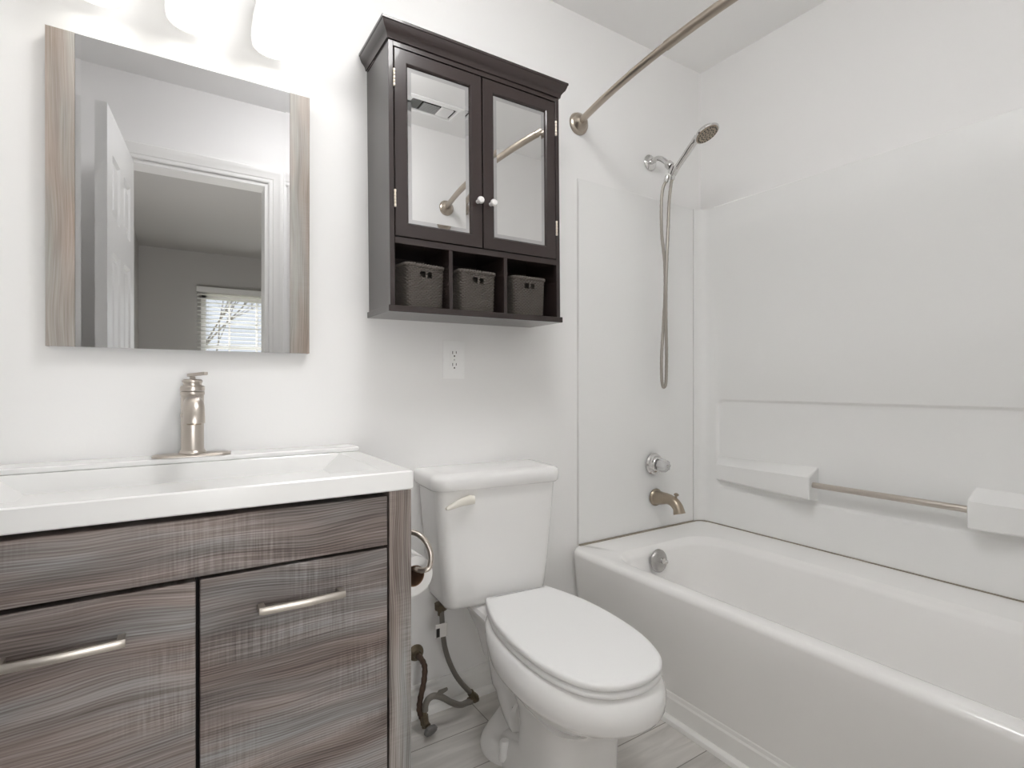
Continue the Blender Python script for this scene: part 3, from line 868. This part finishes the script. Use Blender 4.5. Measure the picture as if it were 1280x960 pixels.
FZ = CT + 0.0135
fa = thing('bathroom_faucet', 'brushed nickel single handle faucet on an oval base plate', 'faucet', (0.046, -0.066, FZ))
bm = new()
def stad(L, W, z, n=12):
    pts = []
    for k in range(n + 1):
        a = R(-90 + 180 * k / n)
        pts.append(Vector((L + W * math.cos(a), W * math.sin(a), z)))
    for k in range(n + 1):
        a = R(90 + 180 * k / n)
        pts.append(Vector((-L + W * math.cos(a), W * math.sin(a), z)))
    return pts
loft(bm, [stad(0.058, 0.0255, 0.0), stad(0.058, 0.0255, 0.004), stad(0.057, 0.024, 0.0058), stad(0.054, 0.020, 0.0065)])
obj('base_plate', bm, M['nickel'], fa, smooth=40)
obj('faucet_body', lathe(new(), [(0.001, 0.0066), (0.029, 0.0066), (0.029, 0.010), (0.026, 0.014), (0.0245, 0.018), (0.0245, 0.094), (0.0262, 0.096), (0.0262, 0.103), (0.0245, 0.105), (0.0245, 0.148), (0.0262, 0.150), (0.0262, 0.156), (0.0245, 0.158), (0.001, 0.1585)], (0, 0, 0), (0, 0, 1), 40), M['nickel'], fa, smooth=30)
sp_path = catmull([(0, -0.015, 0.112), (0, -0.045, 0.126), (0, -0.072, 0.131), (0, -0.094, 0.124), (0, -0.104, 0.104), (0, -0.105, 0.086)], 6)
n_ = len(sp_path)
obj('faucet_spout', tube(new(), sp_path, [0.0165 + 0.0020 * (k / n_) for k in range(n_)], 24, 1.2), M['nickel'], fa, smooth=45)
obj('aerator', lathe(new(), [(0.001, 0.0), (0.0150, 0.0), (0.0150, 0.003), (0.012, 0.0035), (0.001, 0.003)], (0, -0.105, 0.0858), (0, 0, -1), 24), M['bronze'], fa, smooth=35)
obj('valve_cap', lathe(new(), [(0.001, 0.159), (0.0262, 0.159), (0.0265, 0.162), (0.0265, 0.168), (0.0245, 0.171), (0.0195, 0.172), (0.0195, 0.178), (0.0215, 0.180), (0.0215, 0.184), (0.019, 0.187), (0.001, 0.1875)], (0, 0, 0), (0, 0, 1), 36), M['nickel'], fa, smooth=30)
bm = new()
lathe(bm, [(0.001, 0.1878), (0.007, 0.1878), (0.006, 0.194), (0.001, 0.194)], (0, 0, 0), (0, 0, 1), 16)
rings = []
for t in (0, 0.12, 0.5, 0.88, 1.0):
    w = 0.0065 if 0 < t < 1 else 0.004
    rings.append([Vector((-0.004 + 0.034 * t - 0.004, 0.006 - 0.062 * t + a * 0, 0.197 + 0.004 * t + b * 0.0035)) + Vector((a * w, a * w * 0.35, 0)) for a, b in ((-1, -1), (1, -1), (1, 1), (-1, 1))])
loft(bm, rings)
obj('lever_handle', bm, M['nickel'], fa, smooth=30, bevel=0.001)

# toilet paper on its holder at the vanity's side
TPY, TPZ, TPX = -0.315, 0.578, 0.500
tp_o = thing('toilet_paper_holder', 'brushed nickel curved arm paper holder fixed to the vanity side', 'paper holder', (VX1, TPY, 0.665))
def H_(p):
    return Vector(p) - Vector((VX1, TPY, 0.665))
obj('mount_plate', lathe(new(), [(0.001, 0.0006), (0.022, 0.0006), (0.022, 0.006), (0.018, 0.009), (0.001, 0.010)], H_((VX1, TPY - 0.03, 0.680)), (1, 0, 0), 28), M['nickel'], tp_o, smooth=35)
arm = catmull([(VX1 + 0.006, TPY - 0.030, 0.680), (VX1 + 0.045, TPY - 0.036, 0.684), (VX1 + 0.070, TPY - 0.060, 0.672), (VX1 + 0.084, TPY - 0.075, 0.640), (VX1 + 0.082, TPY - 0.078, 0.606), (VX1 + 0.070, TPY - 0.074, 0.597), (TPX + 0.005, TPY - 0.055, 0.5948), (TPX, TPY - 0.02, 0.5948), (TPX, TPY + 0.055, 0.5948)], 7)
obj('holder_arm', tube(new(), [H_(p) for p in arm], 0.0068, 14), M['nickel'], tp_o, smooth=50)
roll = thing('toilet_paper_roll', 'white toilet paper roll with brown core hanging beside the vanity', 'toilet paper', (TPX, TPY, TPZ))
n_ = 40
def annulus(bm, r0, r1, y0, y1):
    rr = [[Vector((r * math.cos(a), y, r * math.sin(a))) for a in (2 * PI * k / n_ for k in range(n_))] for r, y in ((r0, y0), (r1, y0), (r1, y1), (r0, y1), (r0, y0))]
    loft(bm, rr, False, False)
    bmesh.ops.remove_doubles(bm, verts=bm.verts[:], dist=1e-6)
    return bm
obj('paper', annulus(new(), 0.0262, 0.0480, -0.050, 0.050), M['paper'], roll, smooth=40)
obj('core', annulus(new(), 0.0240, 0.0260, -0.0495, 0.0495), M['card'], roll, smooth=40, label='brown cardboard core')

# ------------------------------------------------------------------ wall mirror
MX0, MX1, MZ0, MZ1 = -0.233, 0.3265, 1.131, 1.842
LEAN = 0.006
mr = thing('wall_mirror', 'wall mirror over the sink with pale wood strips down both sides', 'mirror', ((MX0 + MX1) / 2, -0.005, MZ0), (LEAN, 0, 0))
mw, mh = (MX1 - MX0) / 2, MZ1 - MZ0
obj('backing_board', B(-mw + 0.004, mw - 0.004, -0.018, 0.0, 0.001, mh - 0.001), M['espresso_in'], mr, smooth=0)
ST = 0.051
for x0, x1 in ((-mw, -mw + ST), (mw - ST, mw)):
    bm = B(x0, x1, -0.0245, -0.0185, 0, mh)
    box(bm, (x0 if x0 < 0 else x1 - 0.0035), (x0 + 0.0035 if x0 < 0 else x1), -0.0183, 0.0, 0, mh)
    obj('wood_stile', bm, M['frame_z'], mr, smooth=0)
gx = mw - ST - 0.0006
bw = 0.0105
kb_ = math.tan(R(1.8)) * bw
obj('mirror_glass', B(-gx + bw, gx - bw, -0.0230, -0.0190, 0, mh), M['mirror'], mr, smooth=0)
for s in (-1, 1):
    bm = new()
    a, b = s * gx, s * (gx - bw)
    loft(bm, [[Vector((a, -0.0190, z)), Vector((b, -0.0190, z)), Vector((b, -0.0230, z)), Vector((a, -0.0230 - kb_, z))] for z in (0, mh)])
    obj('bevel_edge', bm, M['bevel'], mr, smooth=0)

# ------------------------------------------------------------------ vanity light
VLX, VLY = 0.044, -0.086
vlt = thing('vanity_light', 'nickel three shade bathroom light bar glowing above the mirror', 'light fixture', (VLX, 0, 2.129))
obj('back_plate', B(-0.26, 0.26, -0.022, -0.0005, 0.015, 0.105), M['nickel'], vlt, smooth=0, bevel=0.006)
for dx in (-0.185, 0.0, 0.1845):
    obj('arm', tube(new(), catmull([(dx, -0.020, 0.055), (dx, -0.055, 0.052), (dx, -0.080, 0.022), (dx, VLY, -0.036)], 6), 0.008, 14), M['nickel'], vlt, smooth=45)
    obj('socket_cup', lathe(new(), [(0.001, 0.0), (0.016, 0.0), (0.027, -0.010), (0.028, -0.034), (0.001, -0.034)], (dx, VLY, -0.034), (0, 0, 1), 28), M['nickel'], vlt, smooth=35)
    bm = new()
    lathe(bm, [(0.026, -0.068), (0.034, -0.080), (0.044, -0.105), (0.0505, -0.140), (0.0545, -0.175), (0.0555, -0.195), (0.053, -0.210), (0.0505, -0.209), (0.0525, -0.195), (0.0515, -0.175), (0.0475, -0.140), (0.041, -0.105), (0.031, -0.080), (0.023, -0.068)], (dx, VLY, 0), (0, 0, 1), 40, caps=False)
    shd = obj('glass_shade', bm, M['shade'], vlt, smooth=50)
    obj('bulb', lathe(new(), [(0.001, -0.069), (0.013, -0.070), (0.014, -0.090), (0.026, -0.115), (0.030, -0.135), (0.026, -0.155), (0.014, -0.166), (0.001, -0.168)], (dx, VLY, 0), (0, 0, 1), 24), M['bulb'], shd, smooth=50)
    l = bpy.data.lights.new('bulb_light', 'POINT')
    l.energy = BULB_W
    l.color = (1.0, 0.985, 0.97)
    l.shadow_soft_size = 0.02
    lo = bpy.data.objects.new('bulb_light', l)
    COL.objects.link(lo)
    lo.parent = vlt
    lo.location = (dx, VLY - 0.001, -0.186)

# added fill light shaped like a flush ceiling lamp, out of view and mirrors
cl = thing('ceiling_fill', 'added round white fill light on the bathroom ceiling, out of view', 'light fixture', (0.59, -0.90, ZC))
obj('fill_base', lathe(new(), [(0.001, -0.0005), (0.212, -0.0005), (0.212, -0.018), (0.204, -0.024), (0.001, -0.024)], (0, 0, 0), (0, 0, 1), 40), M['plastic'], cl, smooth=35)
obj('fill_diffuser', lathe(new(), [(0.001, -0.0245), (0.198, -0.0245), (0.200, -0.070), (0.186, -0.095), (0.140, -0.112), (0.001, -0.120)], (0, 0, 0), (0, 0, 1), 40), M['fill'], cl, smooth=60)
# ------------------------------------------------------------------ storage cabinet over the toilet
CW, CD = 0.2985, 0.186          # half width, depth
cab = thing('wall_cabinet', 'dark espresso wall cabinet with two mirrored doors hung above the toilet', 'cabinet', (0.797, 0, 1.247), (0, R(-0.55), 0))
CHT = 0.742                     # to the underside of the crown
t = 0.014
obj('side_panel', B(-CW + 0.006, -CW + 0.006 + t, -CD, -0.0005, 0.0185, CHT), M['espresso'], cab, smooth=0, bevel=0.001)
obj('side_panel', B(CW - 0.006 - t, CW - 0.006, -CD, -0.0005, 0.0185, CHT), M['espresso'], cab, smooth=0, bevel=0.001)
obj('bottom_board', B(-CW, CW, -CD - 0.006, -0.0005, 0.0, 0.018), M['espresso'], cab, smooth=0, bevel=0.002)
ix = CW - 0.006 - t - 0.0005
obj('back_panel', B(-ix, ix, -0.008, -0.001, 0.0185, CHT), M['espresso_in'], cab, smooth=0)
SHZ = 0.189
obj('shelf', B(-ix, ix, -CD, -0.0085, SHZ, SHZ + 0.017), M['espresso'], cab, smooth=0)
obj('top_rail', B(-ix, ix, -CD, -0.0085, CHT - 0.014, CHT), M['espresso'], cab, smooth=0)
for x in (-0.1085, 0.0795):
    obj('divider', B(x - 0.0058, x + 0.0058, -CD + 0.001, -0.0085, 0.0185, SHZ - 0.0005), M['espresso'], cab, smooth=0)
# crown: moulded section swept round three sides
cp = [(0.0, 0.0), (0.004, 0.0), (0.006, 0.010), (0.010, 0.016), (0.016, 0.022), (0.020, 0.032), (0.021, 0.037), (0.0235, 0.039), (0.0235, 0.046), (0.0, 0.046)]
bm = new()
cx_ = CW - 0.006
path = [((-cx_, -0.0005), (-1, 0)), ((-cx_, -CD), (-1, -1)), ((cx_, -CD), (1, -1)), ((cx_, -0.0005), (1, 0))]
loft(bm, [[Vector((px + dx * a, py + dy * a, CHT + 0.0002 + b)) for a, b in cp] for (px, py), (dx, dy) in path])
obj('crown', bm, M['espresso'], cab, smooth=25)
obj('crown_top', B(-cx_, cx_, -CD, -0.0005, CHT + 0.040, CHT + 0.046), M['espresso'], cab, smooth=0)
def mdoor(x0, x1, z0, z1, knob_x, hinge_x):
    fw, yf, yb = 0.0405, -CD - 0.001, -CD + 0.015
    bm = new()
    ch = 0.005
    def rg(i, y):
        return [Vector((x0 + i, y, z0 + i)), Vector((x1 - i, y, z0 + i)), Vector((x1 - i, y, z1 - i)), Vector((x0 + i, y, z1 - i))]
    loft(bm, [rg(fw, yb), rg(0, yb), rg(0, yf + 0.0015), rg(0.0015, yf), rg(fw - 0.006, yf), rg(fw - 0.003, yf + 0.002), rg(fw, yf + 0.0065), rg(fw, yb)], False, False)
    bmesh.ops.remove_doubles(bm, verts=bm.verts[:], dist=1e-6)
    d = obj('door', bm, M['espresso'], cab, smooth=20)
    bw_, g = 0.011, fw + 0.0004
    k = math.tan(R(1.8)) * bw_
    yg = yf + 0.0078
    obj('mirror_glass', B(x0 + g + bw_, x1 - g - bw_, yg, yg + 0.003, z0 + g + bw_, z1 - g - bw_), M['mirror_small'], d, smooth=0)
    bm = new()
    o_ = [Vector((x0 + g, yg - k, z0 + g)), Vector((x1 - g, yg - k, z0 + g)), Vector((x1 - g, yg - k, z1 - g)), Vector((x0 + g, yg - k, z1 - g))]
    i_ = [Vector((x0 + g + bw_, yg, z0 + g + bw_)), Vector((x1 - g - bw_, yg, z0 + g + bw_)), Vector((x1 - g - bw_, yg, z1 - g - bw_)), Vector((x0 + g + bw_, yg, z1 - g - bw_))]
    b_ = [Vector((p.x, yg + 0.003, p.z)) for p in i_]
    c_ = [Vector((p.x, yg + 0.003, p.z)) for p in o_]
    loft(bm, [b_, i_, o_, c_, b_], False, False)
    bmesh.ops.remove_doubles(bm, verts=bm.verts[:], dist=1e-6)
    obj('bevel_edge', bm, M['bevel'], d, smooth=0)
    obj('knob', lathe(new(), [(0.001, 0.0002), (0.006, 0.0002), (0.0055, 0.004), (0.0045, 0.009), (0.007, 0.012), (0.0105, 0.017), (0.0110, 0.021), (0.0085, 0.026), (0.001, 0.0275)], (knob_x, yf, z0 + 0.136), (0, -1, 0), 24), mat('porcelain_knob', (0.80, 0.79, 0.78), 0.15), d, smooth=45)
    for hz in (z0 + 0.100, z1 - 0.086):
        bm = new()
        for q in range(5):
            z = hz - 0.024 + q * 0.0098
            lathe(bm, [(0.001, 0), (0.0030, 0.0006), (0.0034, 0.0012), (0.0034, 0.0080), (0.0030, 0.0088), (0.001, 0.0094)], (hinge_x, yf - 0.0025, z), (0, 0, 1), 10)
        obj('hinge', bm, M['hinge'], d, smooth=40)
    return d
DZ0, DZ1 = SHZ + 0.0205, 0.7245
mdoor(-ix + 0.002, -0.0022, DZ0, DZ1, -0.0185, -ix + 0.0005)
mdoor(0.0022, ix - 0.002, DZ0, DZ1, 0.0265, ix - 0.0005)

# ------------------------------------------------------------------ wicker baskets in the cubbies
def basket_meshes(w, d, h):
    """Woven open box w x d x h, base centred on the origin; stakes and strands are modelled relief."""
    r = 0.014
    per = rrect(-w / 2, w / 2, -d / 2, d / 2, r, 0, 5)
    P_ = per + [per[0]]
    seg = [0]
    for a, b in zip(P_, P_[1:]):
        seg.append(seg[-1] + (b - a).length)
    Ltot = seg[-1]
    ncol, nrow = 4 * int(Ltot / 0.0125), int(h / 0.0050)
    cols = []
    for c in range(ncol):
        s = Ltot * c / ncol
        i = max(k for k in range(len(seg) - 1) if seg[k] <= s)
        f = (s - seg[i]) / max(seg[i + 1] - seg[i], 1e-9)
        p = P_[i].lerp(P_[i + 1], f)
        tdir = (P_[i + 1] - P_[i]).normalized()
        cols.append((p, Vector((tdir.y, -tdir.x, 0))))
    bm = new()
    grid = []
    sub = 3
    for rw in range(nrow * sub + 1):
        z = h * rw / (nrow * sub)
        k = rw // sub
        ph = rw % sub
        row = []
        for c, (p, nn) in enumerate(cols):
            wave = math.cos(PI * (c / 2.0) + PI * (k % 2))
            bulge = (0.0, 1.0, 1.0)[ph]
            off_ = 0.0022 * wave * bulge - 0.0028 * (1 - bulge)
            taper = 0.94 + 0.06 * z / h
            row.append(bm.verts.new((p.x * taper + nn.x * off_, p.y * taper + nn.y * off_, z)))
        grid.append(row)
    slots = []
    for a, b in zip(range(nrow * sub), range(1, nrow * sub + 1)):
        for c in range(ncol):
            c2 = (c + 1) % ncol
            q = (grid[a][c].co + grid[a][c2].co + grid[b][c2].co + grid[b][c].co) / 4
            if q.y < -d * 0.40 and 0.72 * h < q.z < 0.87 * h and (0.003 < abs(q.x) < 0.0195):
                continue
            bm.faces.new((grid[a][c], grid[a][c2], grid[b][c2], grid[b][c]))
    bm.faces.new(list(reversed(grid[0])))
    loose = [v for v in bm.verts if not v.link_faces]
    bmesh.ops.delete(bm, geom=loose, context='VERTS')
    ret = bmesh.ops.solidify(bm, geom=bm.faces[:], thickness=0.0016)
    rim = new()
    for ph in (0, PI):
        pts = []
        nn_ = 240
        for k in range(nn_ + 1):
            s = (Ltot * k / nn_) % Ltot
            i = max(q for q in range(len(seg) - 1) if seg[q] <= s)
            f = (s - seg[i]) / max(seg[i + 1] - seg[i], 1e-9)
            p = P_[i].lerp(P_[i + 1], f)
            tdir = (P_[i + 1] - P_[i]).normalized()
            nv = Vector((tdir.y, -tdir.x, 0))
            a = 2 * PI * k / nn_ * 26 + ph
            pts.append(p + nv * (0.0022 * math.cos(a)) + Vector((0, 0, h + 0.0008 + 0.0030 * math.sin(a))))
        tube(rim, pts, 0.0030, 6)
    return bm, rim
bb, br_ = basket_meshes(0.128, 0.125, 0.120)
b0 = thing('wicker_basket', 'grey wicker basket in the left cubby, turned so its side shows', 'basket', (0, 0, 0), group='wicker baskets in the wall cabinet')
obj('woven_body', bb, M['wicker'], b0, smooth=60)
obj('braided_rim', br_, M['wicker'], b0, smooth=60)
def cab_pt(x, y, z):
    return Matrix.Rotation(R(-0.55), 4, 'Y') @ Vector((x, y, z)) + Vector((0.797, 0, 1.247))
for i, (x, y, rz, lb) in enumerate(((-0.187, -0.104, 10, None), (-0.009, -0.104, 3, 'grey wicker basket in the middle cubby between the two dividers'), (0.183, -0.104, 2, 'grey wicker basket in the right cubby nearest the shower'))):
    if i == 0:
        o = b0
    else:
        o = b0.copy()
        COL.objects.link(o)
        o['label'] = lb
        for ch in list(b0.children):
            c = ch.copy()
            COL.objects.link(c)
            c.parent = o
    o.location = cab_pt(x, y, 0.0188)
    o.rotation_euler = (0, R(-0.55), R(rz))

# ------------------------------------------------------------------ outlet
ou = thing('wall_outlet', 'white duplex electrical outlet on the wall below the cabinet', 'outlet', (0.7875, 0, 1.126))
bm = new()
loft(bm, [[Vector((p.x, -y, p.y)) for p in rrect(-a, a, -b, b, 0.003, 0, 4)] for a, b, y in ((0.0385, 0.0625, 0.0005), (0.0385, 0.0625, 0.0046), (0.0350, 0.0590, 0.0058))])
obj('cover_plate', bm, M['plastic'], ou, smooth=30)
for s in (-1, 1):
    f = obj('receptacle', B(-0.0165, 0.0165, -0.0078, -0.0059, s * 0.0195 - 0.0145, s * 0.0195 + 0.0145), M['plastic'], ou, smooth=0, bevel=0.0008)
    bm = new()
    box(bm, -0.0075, -0.0055, -0.0082, -0.0079, s * 0.0195 - 0.001, s * 0.0195 + 0.0085)
    box(bm, 0.0055, 0.0075, -0.0082, -0.0079, s * 0.0195 + 0.0005, s * 0.0195 + 0.0085)
    lathe(bm, [(0.0003, 0), (0.0026, 0), (0.0026, 0.0003), (0.0003, 0.0003)], (0, -0.0079, s * 0.0195 - 0.0075), (0, -1, 0), 12)
    obj('slots', bm, M['dark'], f, smooth=0)
bm = new()
for z in (0.0,):
    lathe(bm, [(0.0003, 0), (0.0030, 0), (0.0028, 0.0008), (0.0003, 0.001)], (0, -0.0059, z), (0, -1, 0), 14)
obj('screw', bm, M['chrome'], ou, smooth=30)

# ------------------------------------------------------------------ ceiling vent seen in the cabinet mirrors
vt = thing('ceiling_vent', 'white louvred air vent in the bathroom ceiling above the tub end', 'vent', (1.135, -1.305, ZC))
bm = new()
hx, hy = 0.150, 0.078
def vr(a, z):
    return [Vector((-hx + a, -hy + a, z)), Vector((hx - a, -hy + a, z)), Vector((hx - a, hy - a, z)), Vector((-hx + a, hy - a, z))]
loft(bm, [vr(0.03, -0.0005), vr(0, -0.0005), vr(0, -0.004), vr(0.022, -0.010), vr(0.028, -0.006), vr(0.03, -0.0005)], False, False)
bmesh.ops.remove_doubles(bm, verts=bm.verts[:], dist=1e-6)
obj('vent_frame', bm, M['plastic'], vt, smooth=20)
obj('duct_back', B(-hx + 0.031, hx - 0.031, -hy + 0.031, hy - 0.031, -0.0016, -0.0006), M['dark'], vt, smooth=0)
def slat(x0, x1, y0, y1, tilt, along):
    bm = new()
    if along == 'y':
        loft(bm, [[Vector((x0, y, -0.0025)), Vector((x0 + 0.0012, y, -0.0025)), Vector((x0 + 0.0012 + tilt, y, -0.0095)), Vector((x0 + tilt, y, -0.0095))] for y in (y0, y1)])
    else:
        loft(bm, [[Vector((x, y0, -0.0025)), Vector((x, y0 + 0.0012, -0.0025)), Vector((x, y0 + 0.0012 + tilt, -0.0095)), Vector((x, y0 + tilt, -0.0095))] for x in (x0, x1)])
    return bm
for k in range(6):
    obj('louvre', slat(-0.114 + k * 0.0085, 0, -0.044, 0.044, -0.004, 'y'), M['plastic'], vt, smooth=0)
for k in range(8):
    obj('louvre', slat(-0.058, 0.030, -0.044 + k * 0.0105, 0, 0.005, 'x'), M['plastic'], vt, smooth=0)
for k in range(8):
    obj('louvre', slat(0.038 + k * 0.0085, 0, -0.044, 0.044, 0.007, 'y'), M['plastic'], vt, smooth=0)

# ------------------------------------------------------------------ six panel door standing open into the room
DW, DH, DT = 0.615, 2.054, 0.036
dang = math.atan2(0.605, -0.050)
door = bpy.data.objects.new('door_1', None)
COL.objects.link(door)
door['kind'] = 'structure'
door.location = (DX0 + 0.020, YD + 0.003, 0.006)
door.rotation_euler = (0, 0, dang)
bm = new()
rows = [(0.235, 0.815), (0.955, 1.535), (1.660, 1.900)]
cols = [(0.100, 0.265), (0.350, 0.515)]
xs = sorted({0, DW, *[v for c in cols for v in c]})
zs = sorted({0, DH, *[v for c in rows for v in c]})
def is_panel(x0, z0):
    return any(abs(x0 - c[0]) < 1e-6 for c in cols) and any(abs(z0 - r[0]) < 1e-6 for r in rows)
for face, sy in ((-DT / 2, -1), (DT / 2, 1)):
    for xa, xb in zip(xs, xs[1:]):
        for za, zb in zip(zs, zs[1:]):
            if is_panel(xa, za):
                prev = None
                rr = []
                for ins, dep in ((0, 0), (0.012, 0.009), (0.026, 0.009), (0.044, 0.002)):
                    y = face - sy * dep
                    rr.append([Vector((xa + ins, y, za + ins)), Vector((xb - ins, y, za + ins)), Vector((xb - ins, y, zb - ins)), Vector((xa + ins, y, zb - ins))])
                loft(bm, rr, False, True)
            else:
                bm.faces.new([bm.verts.new(p) for p in ((xa, face, za), (xb, face, za), (xb, face, zb), (xa, face, zb))])
for q in (((0, 0), (0, DH)), ((0, DH), (DW, DH)), ((DW, DH), (DW, 0)), ((DW, 0), (0, 0))):
    (xa, za), (xb, zb) = q
    bm.faces.new([bm.verts.new(p) for p in ((xa, -DT / 2, za), (xb, -DT / 2, zb), (xb, DT / 2, zb), (xa, DT / 2, za))])
bmesh.ops.remove_doubles(bm, verts=bm.verts[:], dist=1e-5)
obj('door_slab', bm, M['door'], door, smooth=0)
for s in (-1, 1):
    obj('door_knob', lathe(new(), [(0.001, 0.0), (0.030, 0.0), (0.030, 0.005), (0.012, 0.010), (0.011, 0.022), (0.024, 0.030), (0.026, 0.040), (0.020, 0.050), (0.001, 0.052)], (DW - 0.06, s * DT / 2, 0.91), (0, s, 0), 28), M['nickel'], door, smooth=40)

# ------------------------------------------------------------------ bedroom blind, outside
bl = thing('window_blind', 'white horizontal blind on the bedroom window seen in the mirror', 'blind', ((WX0 + WX1) / 2, BY + 0.03, WZ0))
bwid = (WX1 - WX0) / 2 + 0.04
obj('head_rail', B(-bwid - 0.01, bwid + 0.01, 0.0005, 0.060, WZ1 - WZ0 + 0.0, WZ1 - WZ0 + 0.062), M['blind'], bl, smooth=0, bevel=0.004)
ns = 26
s0 = None
for k in range(ns):
    z = 0.045 + k * (WZ1 - WZ0 - 0.07) / (ns - 1)
    if s0 is None:
        bm = new()
        loft(bm, [[Vector((x, 0.004, -0.003)), Vector((x, 0.029, 0.0015)), Vector((x, 0.054, 0.003)), Vector((x, 0.054, 0.0055)), Vector((x, 0.029, 0.004)), Vector((x, 0.004, -0.0005))] for x in (-bwid, bwid)])
        s0 = obj('slat', bm, M['blind'], bl, smooth=0)
        o = s0
    else:
        o = s0.copy()
        COL.objects.link(o)
        o.parent = bl
    o.location = (0, 0, z)
obj('bottom_rail', B(-bwid, bwid, 0.010, 0.050, 0.010, 0.028), M['blind'], bl, smooth=0)
for x in (-bwid + 0.10, 0, bwid - 0.10):
    obj('ladder_cord', tube(new(), [(x, 0.031, 0.028), (x, 0.031, WZ1 - WZ0)], 0.0012, 6), M['blind'], bl, smooth=0)
obj('pull_cord', tube(new(), [(-bwid + 0.035, 0.064, 0.42), (-bwid + 0.035, 0.064, WZ1 - WZ0 + 0.01)], 0.0015, 6), M['blind'], bl, smooth=0)

bcl = bpy.data.lights.new('bedroom_fill', 'POINT')  # added fill through the doorway, kept below the mirror's view
bcl.energy = BEDROOM_FILL_W
bcl.shadow_soft_size = 0.34
bco = bpy.data.objects.new('bedroom_fill', bcl)
COL.objects.link(bco)
bco.location = (0.22, -2.75, 0.80)
struct('ground', B(-14, 18, -30, BY - WT - 0.01, -0.6, -0.5), M['lawn'], smooth=0)
def tree(x, y, h, seed, label):
    rnd = random.Random(seed)
    t_ = thing('bare_tree', label, 'tree', (x, y, -0.5), group='bare trees outside the bedroom window')
    bm = new()
    def grow(p, d, L_, r, lev):
        pts, rs = [p], [r]
        q = p
        for k in range(4):
            d = (d + Vector((rnd.uniform(-.2, .2), rnd.uniform(-.2, .2), rnd.uniform(-.05, .15)))).normalized()
            q = q + d * L_ / 4
            pts.append(q)
            rs.append(r * (1 - 0.14 * (k + 1)))
        tube(bm, pts, rs, 5)
        if lev > 0:
            for k in range(5 if lev > 1 else 4):
                nd = (d * 0.7 + Vector((rnd.uniform(-1, 1), rnd.uniform(-1, 1), rnd.uniform(-0.1, 0.9)))).normalized()
                grow(pts[rnd.choice((2, 3, 4))], nd, L_ * 0.66, r * 0.45, lev - 1)
    grow(Vector((0, 0, 0)), Vector((0, 0, 1)), h * 0.42, 0.055, 3)
    o = obj('branches', bm, M['bark'], t_, smooth=0)
    return t_
tree(0.9, -13.0, 7.0, 3, 'bare tree with a forked crown outside the bedroom window')
tree(3.6, -15.5, 8.0, 11, 'taller bare tree farther off outside the bedroom window')
